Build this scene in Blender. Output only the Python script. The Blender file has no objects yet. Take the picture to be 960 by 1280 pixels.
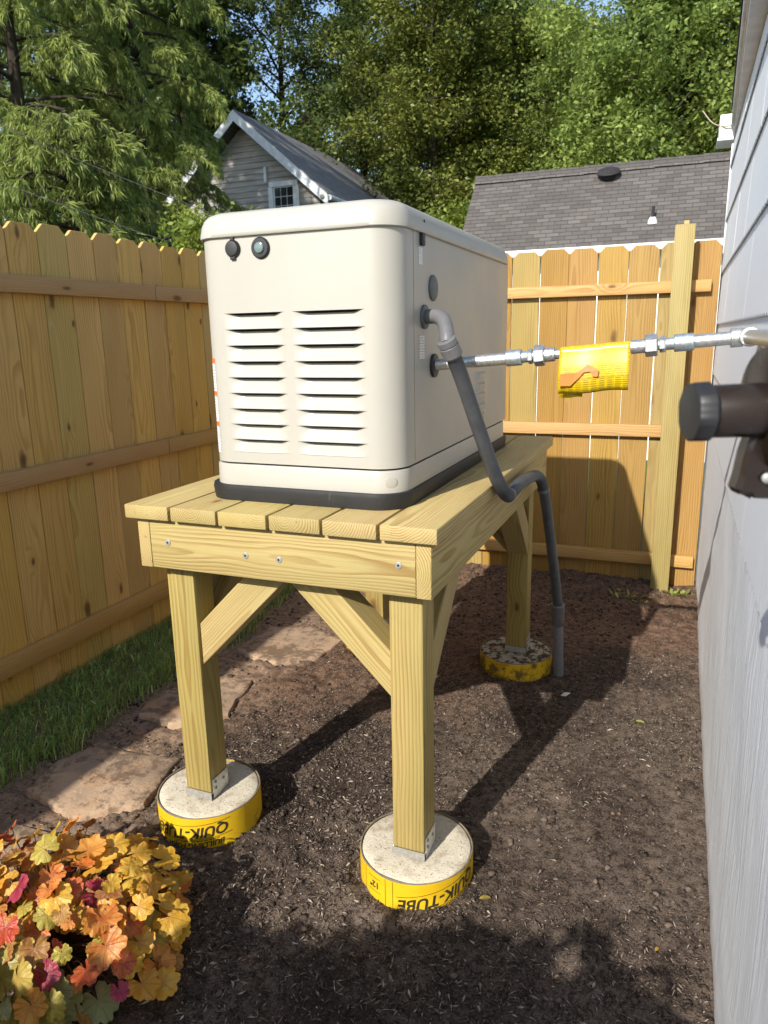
import bpy, bmesh, math, random
import numpy as np
from mathutils import Vector, Matrix

random.seed(7)
RNG = np.random.default_rng(7)
R = math.radians
SC = bpy.context.scene
COL = SC.collection

# ------------------------------------------------------------------ camera, sky, sun, exposure
cam_data = bpy.data.cameras.new('camera')
cam = bpy.data.objects.new('camera', cam_data)
COL.objects.link(cam)
SC.camera = cam
cr, cu, cf = (Vector((0.9277982, 0.37258982, -0.01916551)), Vector((-0.07013259, 0.22463353, 0.97191625)),
              Vector((-0.36643132, 0.90039802, -0.23454527)))
cm = Matrix((cr, cu, -cf)).transposed().to_4x4()
cm.translation = Vector((1.35387, -1.49039, 1.35738))
cam.matrix_world = cm
cam_data.sensor_fit = 'VERTICAL'
cam_data.sensor_height = 36.0
cam_data.lens = 909.03 / 1280 * 36
cam_data.clip_start = 0.02
cam_data.clip_end = 2000
cam_data.dof.use_dof = True
cam_data.dof.focus_distance = 2.1
cam_data.dof.aperture_fstop = 8.0

KX, KY = 0.345, 1.50                       # how far a shadow runs per metre of height
sun_dir = Vector((-KX, -KY, 1.0)).normalized()
world = bpy.data.worlds.new('World')
SC.world = world
world.use_nodes = True
wn = world.node_tree
wn.nodes.clear()
sky = wn.nodes.new('ShaderNodeTexSky')
sky.sky_type = 'NISHITA'
sky.sun_disc = False
sky.sun_elevation = math.asin(sun_dir.z)
sky.sun_rotation = math.atan2(sun_dir.x, sun_dir.y)
sky.air_density = 1.0
sky.dust_density = 0.6
bg = wn.nodes.new('ShaderNodeBackground')
bg.inputs[1].default_value = 0.14
wo = wn.nodes.new('ShaderNodeOutputWorld')
wn.links.new(sky.outputs[0], bg.inputs[0])
wn.links.new(bg.outputs[0], wo.inputs[0])
sl = bpy.data.lights.new('sun', 'SUN')
sl.energy = 3.9
sl.angle = R(0.6)
sl.color = (1.0, 0.95, 0.86)
sun = bpy.data.objects.new('sun', sl)
COL.objects.link(sun)
sun.rotation_euler = (-sun_dir).to_track_quat('-Z', 'Y').to_euler()
sun.location = (-3, -8, 10)

SC.view_settings.view_transform = 'Standard'
SC.view_settings.look = 'None'
SC.view_settings.gamma = 1.0
SC.view_settings.use_curve_mapping = False
SC.view_settings.exposure = 0.78
SC.render.engine = 'CYCLES'
SC.cycles.use_denoising = True
SC.cycles.use_adaptive_sampling = True
SC.cycles.adaptive_threshold = 0.02
SC.cycles.max_bounces = 4
SC.cycles.diffuse_bounces = 3
SC.cycles.glossy_bounces = 2
SC.cycles.transmission_bounces = 3
SC.cycles.caustics_reflective = False
SC.cycles.caustics_refractive = False
SC.cycles.transparent_max_bounces = 8

# ------------------------------------------------------------------ node helpers
class NT:
    def __init__(s, name, rough=0.6, metal=0.0, spec=0.5):
        s.m = bpy.data.materials.new(name)
        s.m.use_nodes = True
        s.t = s.m.node_tree
        s.b = s.t.nodes['Principled BSDF']
        s.out = s.t.nodes['Material Output']
        s.b.inputs['Roughness'].default_value = rough
        s.b.inputs['Metallic'].default_value = metal
        s.b.inputs['Specular IOR Level'].default_value = spec
    def put(s, sock, v):
        if hasattr(v, 'is_output'):
            s.t.links.new(v, sock)
        elif v is not None:
            if isinstance(v, (tuple, list)) and len(v) == 3 and sock.type == 'RGBA':
                v = (*v, 1)
            sock.default_value = v
    def node(s, typ, **kw):
        n = s.t.nodes.new(typ)
        for k, v in kw.items():
            setattr(n, k, v)
        return n
    def math(s, op, a, b=None, c=None, clamp=False):
        n = s.node('ShaderNodeMath', operation=op, use_clamp=clamp)
        s.put(n.inputs[0], a); s.put(n.inputs[1], b); s.put(n.inputs[2], c)
        return n.outputs[0]
    def mix(s, f, a, b, blend='MIX'):
        n = s.node('ShaderNodeMix', data_type='RGBA', blend_type=blend)
        s.put(n.inputs[0], f); s.put(n.inputs[6], a); s.put(n.inputs[7], b)
        return n.outputs[2]
    def coord(s, kind='Object'):
        return s.node('ShaderNodeTexCoord').outputs[kind]
    def mapping(s, v, scale=(1, 1, 1), loc=(0, 0, 0)):
        n = s.node('ShaderNodeMapping')
        s.put(n.inputs[0], v); s.put(n.inputs[1], loc); s.put(n.inputs[3], scale)
        return n.outputs[0]
    def noise(s, v, scale=5, detail=3, rough=0.55, col=False):
        n = s.node('ShaderNodeTexNoise')
        s.put(n.inputs['Vector'], v); s.put(n.inputs['Scale'], scale)
        s.put(n.inputs['Detail'], detail); s.put(n.inputs['Roughness'], rough)
        return n.outputs[1 if col else 0]
    def voro(s, v, scale=5, feature='F1', out=0, dim='3D'):
        n = s.node('ShaderNodeTexVoronoi', feature=feature, voronoi_dimensions=dim)
        s.put(n.inputs['Vector'], v); s.put(n.inputs['Scale'], scale)
        return n.outputs[out]
    def ramp(s, f, stops):
        n = s.node('ShaderNodeValToRGB')
        s.put(n.inputs[0], f)
        e = n.color_ramp.elements
        while len(e) < len(stops):
            e.new(0.5)
        for el, (p, c) in zip(e, stops):
            el.position = p
            el.color = (*c, 1) if len(c) == 3 else c
        return n.outputs[0]
    def smooth(s, v, lo, hi, a=0.0, b=1.0):
        n = s.node('ShaderNodeMapRange', interpolation_type='SMOOTHSTEP')
        s.put(n.inputs[0], v)
        for i, k in enumerate((lo, hi, a, b)):
            s.put(n.inputs[i + 1], k)
        return n.outputs[0]
    def sep(s, v):
        n = s.node('ShaderNodeSeparateXYZ'); s.put(n.inputs[0], v)
        return n.outputs
    def comb(s, x, y, z):
        n = s.node('ShaderNodeCombineXYZ')
        s.put(n.inputs[0], x); s.put(n.inputs[1], y); s.put(n.inputs[2], z)
        return n.outputs[0]
    def vadd(s, a, b):
        n = s.node('ShaderNodeVectorMath', operation='ADD')
        s.put(n.inputs[0], a); s.put(n.inputs[1], b)
        return n.outputs[0]
    def orand(s):
        return s.node('ShaderNodeObjectInfo').outputs['Random']
    def irand(s):
        return s.node('ShaderNodeNewGeometry').outputs['Random Per Island']
    def bump(s, h, strength=0.3, dist=0.01):
        n = s.node('ShaderNodeBump')
        s.put(n.inputs['Height'], h)
        n.inputs['Strength'].default_value = strength
        n.inputs['Distance'].default_value = dist
        s.t.links.new(n.outputs[0], s.b.inputs['Normal'])
    def base(s, c): s.put(s.b.inputs['Base Color'], c); return s
    def rough(s, c): s.put(s.b.inputs['Roughness'], c); return s

M = {}
def plain(name, col, rough=0.5, metal=0.0, var=0.08, scale=25, bump=0.0, spec=0.5):
    n = NT(name, rough, metal, spec)
    c = n.coord()
    f = n.noise(c, scale, 4)
    lo = tuple(x * (1 - var) for x in col); hi = tuple(min(1, x * (1 + var)) for x in col)
    n.base(n.ramp(f, [(0.3, lo), (0.7, hi)]))
    n.rough(n.smooth(n.noise(c, scale * 0.7, 3), 0.3, 0.7, max(0.05, rough - 0.07), min(1, rough + 0.07)))
    if bump:
        n.bump(f, bump, 0.004)
    M[name] = n.m
    return n.m

def wood(name, light, late, tone2, ring=0.0055, knot=0.5, rough=0.62, vary=0.25, warp=0.020):
    """softwood lumber, grain along local X"""
    n = NT(name, rough, 0, 0.3)
    rnd = n.orand()
    off = n.comb(n.math('MULTIPLY', rnd, 37.0), n.math('MULTIPLY', rnd, 11.3), n.math('MULTIPLY', rnd, 5.7))
    oc = n.coord()
    x, y, z = n.sep(oc)[:3]
    pv = n.vadd(oc, off)
    r2 = n.math('FRACT', n.math('MULTIPLY', rnd, 17.31))
    r3 = n.math('FRACT', n.math('MULTIPLY', rnd, 53.17))
    # knots: a few cells of a stretched 2D voronoi
    kv = n.mapping(pv, (2.3, 5.2, 0.02))
    kd = n.voro(kv, 1.0, 'F1', 0, '2D')
    kc = n.sep(n.voro(kv, 1.0, 'F1', 1, '2D'))[0]
    keep = n.math('GREATER_THAN', kc, 1 - knot)
    wob = n.math('MULTIPLY', n.math('SUBTRACT', n.noise(pv, 40, 2), 0.5), 0.06)
    kd2 = n.math('DIVIDE', n.math('ADD', kd, wob), n.math('ADD', 0.45, n.math('MULTIPLY', n.math('FRACT', n.math('MULTIPLY', kc, 7.3)), 0.85)))
    kmask = n.math('MULTIPLY', n.smooth(kd2, 0.05, 0.115, 1, 0), keep)
    kring = n.math('MULTIPLY', n.smooth(kd2, 0.07, 0.40, 1, 0), keep)
    # growth rings around a pith off the board
    cy = n.math('MULTIPLY', n.math('SUBTRACT', r2, 0.5), 0.16)
    cz = n.math('SUBTRACT', n.math('MULTIPLY', r3, -0.07), 0.012)
    dy = n.math('SUBTRACT', y, cy); dz = n.math('SUBTRACT', z, cz)
    rad = n.math('SQRT', n.math('ADD', n.math('MULTIPLY', dy, dy), n.math('MULTIPLY', dz, dz)))
    w1 = n.math('MULTIPLY', n.math('SUBTRACT', n.noise(n.mapping(pv, (1.5, 7, 7)), 1.0, 2), 0.5), warp * 2)
    w2 = n.math('MULTIPLY', n.math('SUBTRACT', n.noise(n.mapping(pv, (6, 40, 40)), 1.0, 2), 0.5), 0.004)
    rad = n.math('ADD', n.math('ADD', rad, w1), n.math('ADD', w2, n.math('MULTIPLY', kring, 0.012)))
    ph = n.math('MULTIPLY', rad, 1.0 / ring)
    fr = n.math('FRACT', ph)
    line = n.math('MULTIPLY', n.smooth(fr, 0.25, 0.86), n.smooth(fr, 0.9, 1.0, 1, 0))
    amt = n.math('MULTIPLY', line, n.smooth(n.noise(n.mapping(pv, (3, 12, 12)), 1.0, 2), 0.3, 0.75, 0.35, 1.0))
    fine = n.noise(n.mapping(pv, (6, 420, 420)), 1.0, 3)
    broad = n.noise(n.mapping(pv, (0.9, 5, 5)), 1.0, 3)
    c = n.mix(n.smooth(broad, 0.35, 0.68), light, tone2)
    c = n.mix(n.math('MULTIPLY', amt, 0.80), c, late)
    c = n.mix(n.smooth(fine, 0.35, 0.75, 0.0, 0.30), c, late)
    stk = n.smooth(n.noise(n.mapping(pv, (0.9, 60, 60)), 1.0, 3, 0.6), 0.64, 0.76, 0, 0.55)
    c = n.mix(stk, c, tuple(a * 0.55 for a in late))
    kcol = n.mix(n.smooth(kd2, 0.0, 0.10), (0.09, 0.045, 0.016), (0.24, 0.13, 0.045))
    c = n.mix(n.math('MULTIPLY', kring, 0.22), c, late)
    c = n.mix(n.math('MULTIPLY', kmask, 0.88), c, kcol)
    v = n.math('ADD', 1 - vary / 2, n.math('MULTIPLY', r3, vary))
    hs = n.node('ShaderNodeHueSaturation')
    n.put(hs.inputs['Color'], c); n.put(hs.inputs['Value'], v)
    n.put(hs.inputs['Hue'], n.math('ADD', 0.4985, n.math('MULTIPLY', r2, 0.005)))
    n.put(hs.inputs['Saturation'], n.math('ADD', 0.98, n.math('MULTIPLY', r2, 0.08)))
    # handling dirt: faint scuffs
    sc = n.smooth(n.noise(n.mapping(pv, (4, 9, 9)), 1.0, 5, 0.7), 0.62, 0.8, 0, 0.35)
    n.base(n.mix(sc, hs.outputs[0], tuple(a * 0.62 for a in tone2)))
    h = n.math('ADD', n.math('MULTIPLY', line, -0.5), n.math('MULTIPLY', fine, 0.7))
    n.bump(n.math('SUBTRACT', h, n.math('MULTIPLY', kmask, 0.6)), 0.35, 0.0015)
    M[name] = n.m
    return n.m

wood('deck_wood', (0.485, 0.375, 0.165), (0.25, 0.145, 0.043), (0.43, 0.35, 0.15), ring=0.0062, knot=0.36, vary=0.12)
wood('post_wood', (0.415, 0.318, 0.115), (0.225, 0.135, 0.036), (0.345, 0.285, 0.098), ring=0.011, knot=0.30, vary=0.10, warp=0.024)
wood('picket_wood_shade_lifted', (0.67, 0.425, 0.135), (0.42, 0.23, 0.060), (0.61, 0.395, 0.130), ring=0.009, knot=0.40, vary=0.20, warp=0.03)  # side fence wood, coloured brighter than the far fence to offset its shade
wood('picket_wood_tan', (0.37, 0.220, 0.064), (0.22, 0.112, 0.026), (0.335, 0.19, 0.05), ring=0.011, knot=0.24, vary=0.16, warp=0.03)
wood('picket_wood_green_shade_lifted', (0.60, 0.425, 0.155), (0.38, 0.24, 0.07), (0.55, 0.40, 0.150), ring=0.010, knot=0.4, vary=0.14, warp=0.03)  # greener side pickets, their colour brightened against the shade as well
wood('picket_wood_amber', (0.375, 0.238, 0.077), (0.23, 0.128, 0.033), (0.35, 0.215, 0.066), ring=0.012, knot=0.3, vary=0.12, warp=0.03)
wood('picket_wood_olive', (0.37, 0.265, 0.098), (0.22, 0.145, 0.043), (0.33, 0.25, 0.094), ring=0.011, knot=0.35, vary=0.12, warp=0.03)
wood('rail_wood', (0.52, 0.325, 0.130), (0.34, 0.18, 0.06), (0.48, 0.30, 0.122), ring=0.007, knot=0.35, vary=0.14)

wood('fence_post_wood', (0.39, 0.302, 0.132), (0.20, 0.138, 0.046), (0.35, 0.285, 0.122), ring=0.010, knot=0.25, vary=0.08, warp=0.02)
plain('beige_paint', (0.418, 0.398, 0.345), 0.36, 0, 0.03, 5, 0.0, 0.5)
plain('vent_inside', (0.13, 0.13, 0.125), 0.6)
plain('tube_rim', (0.20, 0.165, 0.12), 0.85, 0, 0.3, 30)
plain('dark_inside', (0.010, 0.010, 0.011), 0.8)
plain('black_plastic', (0.018, 0.018, 0.020), 0.45, 0, 0.2)
plain('grey_cap', (0.10, 0.115, 0.11), 0.5, 0, 0.15)
plain('pvc_grey', (0.20, 0.205, 0.215), 0.42, 0, 0.10, 30)
plain('fitting_grey', (0.135, 0.133, 0.138), 0.36, 0, 0.10, 40)
plain('lens_glass', (0.14, 0.20, 0.19), 0.12, 0, 0.2)
plain('white_paint', (0.74, 0.73, 0.70), 0.55, 0, 0.08, 18, 0.05)
plain('dusty_white', (0.60, 0.62, 0.64), 0.6, 0, 0.15, 9, 0.1)
plain('grey_fascia', (0.62, 0.62, 0.63), 0.6, 0, 0.15, 12, 0.1)
plain('roof_edge', (0.022, 0.019, 0.020), 0.85, 0, 0.4, 30, 0.3)
plain('brown_enamel', (0.019, 0.012, 0.009), 0.27, 0, 0.2, 20)
plain('tan_face', (0.26, 0.15, 0.055), 0.5, 0, 0.2, 20)
plain('screw_steel', (0.33, 0.33, 0.32), 0.55, 0.3, 0.2, 60)
plain('wire_black', (0.02, 0.02, 0.02), 0.6)
plain('wire_tan', (0.35, 0.30, 0.22), 0.6)
plain('print_black', (0.035, 0.025, 0.012), 0.6)
plain('print_grey', (0.20, 0.20, 0.20), 0.6)
plain('sticker_white', (0.72, 0.71, 0.70), 0.45)
plain('sticker_orange', (0.72, 0.17, 0.03), 0.45)
plain('tag_orange', (0.85, 0.17, 0.02), 0.45)
plain('paper_scrap', (0.75, 0.74, 0.70), 0.8, 0, 0.1)
plain('blind_dark', (0.015, 0.017, 0.02), 0.10)
plain('brick_red', (0.24, 0.12, 0.08), 0.8, 0, 0.3, 30, 0.2)

# galvanised steel
n = NT('galvanised', 0.42, 0.9)
c = n.coord()
n.base(n.mix(n.smooth(n.noise(c, 120, 3), 0.35, 0.7), (0.52, 0.53, 0.53), (0.66, 0.66, 0.65)))
n.rough(n.smooth(n.voro(c, 160), 0.0, 0.8, 0.30, 0.55))
n.bump(n.noise(c, 300, 2), 0.25, 0.001)
M['galvanised'] = n.m
n = NT('galvanised_thread', 0.45, 0.75)
c = n.coord()
n.base(n.mix(n.smooth(n.noise(c, 60, 3), 0.4, 0.62), (0.40, 0.41, 0.42), (0.50, 0.62, 0.68)))
n.bump(n.noise(c, 200, 2), 0.4, 0.001)
M['galvanised_thread'] = n.m

# black rubbery base of the generator, scuffed grey
n = NT('base_black', 0.55)
c = n.coord()
scf = n.smooth(n.noise(n.mapping(c, (60, 60, 8)), 1.0, 5, 0.7), 0.58, 0.8)
n.base(n.mix(n.math('MULTIPLY', scf, 0.55), (0.014, 0.014, 0.0145), (0.15, 0.145, 0.135)))
n.bump(n.noise(c, 90, 4), 0.25, 0.002)
M['base_black'] = n.m

# ribbed liquid-tight conduit
n = NT('conduit_grey', 0.42)
c = n.coord()
n.base(n.ramp(n.noise(c, 30, 4), [(0.3, (0.052, 0.056, 0.063)), (0.7, (0.082, 0.086, 0.094))]))
n.bump(n.noise(c, 150, 2), 0.15, 0.001)
M['conduit_grey'] = n.m

# concrete pier top
n = NT('concrete', 0.9, 0, 0.2)
c = n.coord()
sp = n.smooth(n.noise(c, 190, 2), 0.60, 0.68)
blot = n.smooth(n.vadd(c, (0, 0, 0)) and n.noise(c, 9, 5, 0.65), 0.50, 0.70)
cc = n.mix(n.smooth(n.noise(c, 28, 4), 0.3, 0.7), (0.55, 0.49, 0.375), (0.63, 0.57, 0.45))
cc = n.mix(n.math('MULTIPLY', sp, 0.8), cc, (0.20, 0.15, 0.10))
cc = n.mix(n.math('MULTIPLY', blot, 0.75), cc, (0.27, 0.19, 0.12))
n.base(cc)
n.bump(n.noise(c, 160, 4), 0.6, 0.003)
M['concrete'] = n.m
n = NT('concrete_dirty', 0.95, 0, 0.2)
c = n.coord()
cc = n.mix(n.smooth(n.noise(c, 22, 5, 0.7), 0.44, 0.56), (0.42, 0.38, 0.29), (0.065, 0.043, 0.03))
n.base(cc)
n.bump(n.noise(c, 110, 4), 0.8, 0.004)
M['concrete_dirty'] = n.m

def tube_mat(name, dirt):
    n = NT(name, 0.55, 0, 0.35)
    c = n.coord()
    z = n.sep(c)[2]
    d = n.math('ADD', n.noise(c, 22, 5, 0.7), n.math('MULTIPLY', n.math('ADD', z, 0.055), -1.6))
    base = n.mix(n.smooth(n.noise(n.mapping(c, (3, 3, 14)), 2.0, 3), 0.3, 0.7), (0.68, 0.42, 0.010), (0.74, 0.48, 0.016))
    n.base(n.mix(n.smooth(d, dirt, dirt + 0.16, 0, 0.85), base, (0.075, 0.05, 0.033)))
    n.bump(n.noise(c, 60, 3), 0.15, 0.002)
    M[name] = n.m
tube_mat('tube_yellow', 0.60)
tube_mat('tube_yellow_dirty', 0.42)

# soil
n = NT('soil', 0.95, 0, 0.15)
c = n.coord()
xx, yy, zz = n.sep(c)[:3]
n1 = n.noise(c, 2.3, 5, 0.6)
n2 = n.math('ADD', n.math('MULTIPLY', n.noise(c, 34, 5, 0.7), 0.5), n.math('MULTIPLY', n.noise(c, 190, 3, 0.7), 0.5))
fib = n.noise(n.mapping(c, (170, 60, 60)), 1.0, 4, 0.7)
dark = n.mix(n.smooth(n2, 0.40, 0.60), (0.024, 0.017, 0.0135), (0.128, 0.094, 0.072))
red = n.mix(n.smooth(n2, 0.40, 0.60), (0.075, 0.042, 0.027), (0.24, 0.142, 0.090))
tan = n.mix(n.smooth(n2, 0.38, 0.62), (0.15, 0.098, 0.064), (0.36, 0.245, 0.165))
back = n.smooth(n.math('ADD', n.math('ADD', yy, n.math('MULTIPLY', xx, -0.9)), n.math('MULTIPLY', n.math('SUBTRACT', n1, 0.5), 2.4)), 0.25, 1.1)
left = n.smooth(n.math('ADD', n.math('MULTIPLY', xx, -1), n.math('MULTIPLY', n.math('SUBTRACT', n1, 0.5), 0.7)), 0.06, 0.36)
dusty = n.math('MULTIPLY', n.smooth(n1, 0.45, 0.58), n.smooth(n2, 0.35, 0.6))
wet = n.smooth(n.noise(n.vadd(c, (3.1, 7.7, 0)), 1.7, 4, 0.6), 0.50, 0.66, 0, 0.75)
dark = n.mix(wet, dark, (0.030, 0.022, 0.018))
cc = n.mix(n.math('MULTIPLY', dusty, 0.6), dark, (0.205, 0.155, 0.120))
cc = n.mix(n.math('MULTIPLY', back, 0.72), cc, red)
cc = n.mix(left, cc, tan)
cc = n.mix(n.smooth(fib, 0.60, 0.76, 0, 0.5), cc, (0.24, 0.195, 0.155))
n.base(cc)
n.bump(n.math('ADD', n2, n.math('MULTIPLY', fib, 0.5)), 0.9, 0.008)
M['soil'] = n.m
# chips and crumbs
n = NT('mulch_chip', 0.85, 0, 0.2)
n.base(n.ramp(n.irand(), [(0.0, (0.026, 0.019, 0.015)), (0.42, (0.080, 0.059, 0.046)), (0.72, (0.17, 0.131, 0.102)), (0.92, (0.29, 0.23, 0.18)), (1.0, (0.50, 0.42, 0.33))]))
M['mulch_chip'] = n.m
n = NT('soil_crumb', 0.95, 0, 0.15)
n.base(n.ramp(n.irand(), [(0.0, (0.040, 0.029, 0.023)), (0.6, (0.095, 0.070, 0.055)), (1.0, (0.165, 0.125, 0.10))]))
M['soil_crumb'] = n.m
# lawn far off
n = NT('lawn', 0.9, 0, 0.1)
n.base(n.ramp(n.noise(n.coord(), 0.8, 5), [(0.3, (0.035, 0.055, 0.016)), (0.7, (0.07, 0.095, 0.03))]))
M['lawn'] = n.m
# flagstone
n = NT('flagstone', 0.85, 0, 0.25)
c = n.vadd(n.coord(), n.comb(n.math('MULTIPLY', n.orand(), 9.0), 0.0, 0.0))
a = n.noise(c, 5, 5, 0.65)
cc = n.mix(n.smooth(a, 0.35, 0.65), (0.29, 0.205, 0.140), (0.45, 0.315, 0.205))
cc = n.mix(n.smooth(n.noise(c, 3.1, 4), 0.52, 0.7, 0, 0.7), cc, (0.40, 0.215, 0.10))
cc = n.mix(n.smooth(n.math('ADD', n.math('MULTIPLY', n.noise(c, 26, 5, 0.7), 0.6), n.math('MULTIPLY', n.noise(c, 4, 3), 0.4)), 0.46, 0.58, 0, 0.85), cc, (0.135, 0.092, 0.062))
n.base(cc)
n.bump(n.math('ADD', a, n.math('MULTIPLY', n.noise(c, 70, 4), 0.4)), 0.7, 0.01)
M['flagstone'] = n.m
# grey painted siding with a combed vertical texture
n = NT('siding_paint', 0.62, 0, 0.3)
c = n.coord()
g = n.noise(n.mapping(c, (1, 120, 3.5)), 1.0, 4, 0.6)
n.base(n.mix(n.smooth(g, 0.35, 0.7), (0.775, 0.805, 0.85), (0.82, 0.845, 0.88)))
n.bump(g, 0.45, 0.003)
M['siding_paint'] = n.m
n = NT('parged_paint', 0.7, 0, 0.3)
c = n.coord()
g = n.noise(n.mapping(c, (1, 70, 3.0)), 1.0, 5, 0.62)
g2 = n.noise(n.mapping(c, (1, 5, 2)), 1.0, 3)
cc = n.mix(n.smooth(g, 0.35, 0.7), (0.775, 0.805, 0.85), (0.82, 0.845, 0.88))
cc = n.mix(n.smooth(n.noise(n.mapping(c, (1, 150, 9)), 1.0, 2), 0.70, 0.78, 0, 0.8), cc, (0.70, 0.70, 0.70))
dz = n.math('ADD', n.sep(c)[2], n.math('MULTIPLY', g2, 0.10))
cc = n.mix(n.smooth(dz, -0.10, 0.06, 0.75, 0.0), cc, (0.22, 0.17, 0.13))
n.base(cc)
n.bump(n.math('ADD', g, n.math('MULTIPLY', g2, 1.5)), 0.6, 0.006)
M['parged_paint'] = n.m
# asphalt shingle roof
def shingles(name, c1, c2, c3, axis, sx):
    n = NT(name, 0.9, 0, 0.2)
    c = n.coord()
    s = n.sep(c)
    v = n.comb(s[axis], s[2], 0.0)
    br = n.node('ShaderNodeTexBrick')
    br.offset = 0.5
    n.put(br.inputs['Vector'], v)
    n.put(br.inputs['Color1'], (0, 0, 0)); n.put(br.inputs['Color2'], (1, 1, 1)); n.put(br.inputs['Mortar'], (0, 0, 0))
    n.put(br.inputs['Scale'], 1.0); n.put(br.inputs['Mortar Size'], 0.0035); n.put(br.inputs['Mortar Smooth'], 0.3)
    n.put(br.inputs['Brick Width'], 0.15); n.put(br.inputs['Row Height'], sx)
    tone = n.math('ADD', n.math('MULTIPLY', n.sep(br.outputs[0])[0], 0.45), n.math('MULTIPLY', n.noise(c, 1.2, 4), 0.5))
    cc = n.ramp(tone, [(0.15, c1), (0.5, c2), (0.85, c3)])
    cc = n.mix(n.smooth(n.noise(c, 150, 2), 0.4, 0.7, 0, 0.35), cc, tuple(x * 0.5 for x in c1))
    n.base(n.mix(n.math('MULTIPLY', br.outputs[1], 0.7), cc, tuple(x * 0.5 for x in c1)))
    n.bump(n.math('ADD', n.math('MULTIPLY', br.outputs[1], -1.0), n.math('MULTIPLY', n.noise(c, 120, 2), 0.3)), 0.8, 0.012)
    M[name] = n.m
shingles('garage_shingle', (0.085, 0.075, 0.069), (0.118, 0.106, 0.098), (0.165, 0.148, 0.137), 0, 0.048)
shingles('house_shingle', (0.20, 0.19, 0.182), (0.235, 0.222, 0.213), (0.28, 0.265, 0.255), 1, 0.06)
n = NT('clapboard', 0.8, 0, 0.2)
c = n.coord()
n.base(n.mix(n.smooth(n.noise(n.mapping(c, (2, 2, 14)), 1.0, 4), 0.35, 0.7), (0.28, 0.265, 0.245), (0.40, 0.375, 0.35)))
M['clapboard'] = n.m
# bark
n = NT('bark', 0.95, 0, 0.1)
c = n.coord()
g = n.noise(n.mapping(c, (9, 9, 1.6)), 1.0, 4)
n.base(n.ramp(g, [(0.3, (0.028, 0.022, 0.017)), (0.7, (0.085, 0.068, 0.052))]))
n.bump(g, 0.8, 0.03)
M['bark'] = n.m

def leafmat(name, stops, trans=0.35, tcol=None, rough=0.5, scale=0.0, spec=0.35):
    n = NT(name, rough, 0, spec)
    cc = n.ramp(n.irand(), stops)
    if scale:
        cc = n.mix(n.smooth(n.noise(n.coord(), scale, 2), 0.35, 0.68), cc, n.mix(0.5, cc, tuple(min(1, x * 1.5) for x in stops[-1][1])))
    n.base(cc)
    tr = n.node('ShaderNodeBsdfTranslucent')
    n.put(tr.inputs[0], n.mix(0.5, cc, tcol or tuple(min(1, x * 1.6) for x in stops[-1][1])))
    mx = n.node('ShaderNodeMixShader')
    mx.inputs[0].default_value = trans
    n.t.links.new(n.b.outputs[0], mx.inputs[1]); n.t.links.new(tr.outputs[0], mx.inputs[2])
    n.t.links.new(mx.outputs[0], n.out.inputs[0])
    M[name] = n.m
    return n
leafmat('leaf_dark', [(0, (0.031, 0.053, 0.014)), (0.6, (0.063, 0.096, 0.024)), (1, (0.119, 0.153, 0.038))], 0.30, None, 0.45, 0.4)
leafmat('leaf_mid', [(0, (0.074, 0.117, 0.027)), (0.6, (0.144, 0.197, 0.045)), (1, (0.247, 0.291, 0.066))], 0.33, None, 0.45, 0.4)
leafmat('leaf_light', [(0, (0.093, 0.148, 0.034)), (0.6, (0.175, 0.236, 0.056)), (1, (0.282, 0.342, 0.085))], 0.35, None, 0.45, 0.4)
leafmat('leaf_lime', [(0, (0.114, 0.160, 0.021)), (0.6, (0.194, 0.245, 0.034)), (1, (0.274, 0.319, 0.057))], 0.35)
leafmat('leaf_cedar', [(0, (0.055, 0.076, 0.014)), (0.6, (0.111, 0.136, 0.025)), (1, (0.181, 0.195, 0.037))], 0.25, None, 0.5, 0.5)
leafmat('needle', [(0, (0.082, 0.118, 0.022)), (0.5, (0.158, 0.204, 0.041)), (1, (0.275, 0.319, 0.076))], 0.30, None, 0.5, 0.5)
leafmat('grass_blade', [(0, (0.094, 0.173, 0.038)), (0.6, (0.194, 0.329, 0.075)), (0.95, (0.343, 0.499, 0.125)), (1, (0.874, 0.749, 0.312))], 0.30)
leafmat('weed_leaf', [(0, (0.16, 0.20, 0.05)), (1, (0.42, 0.42, 0.12))], 0.3)
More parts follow.
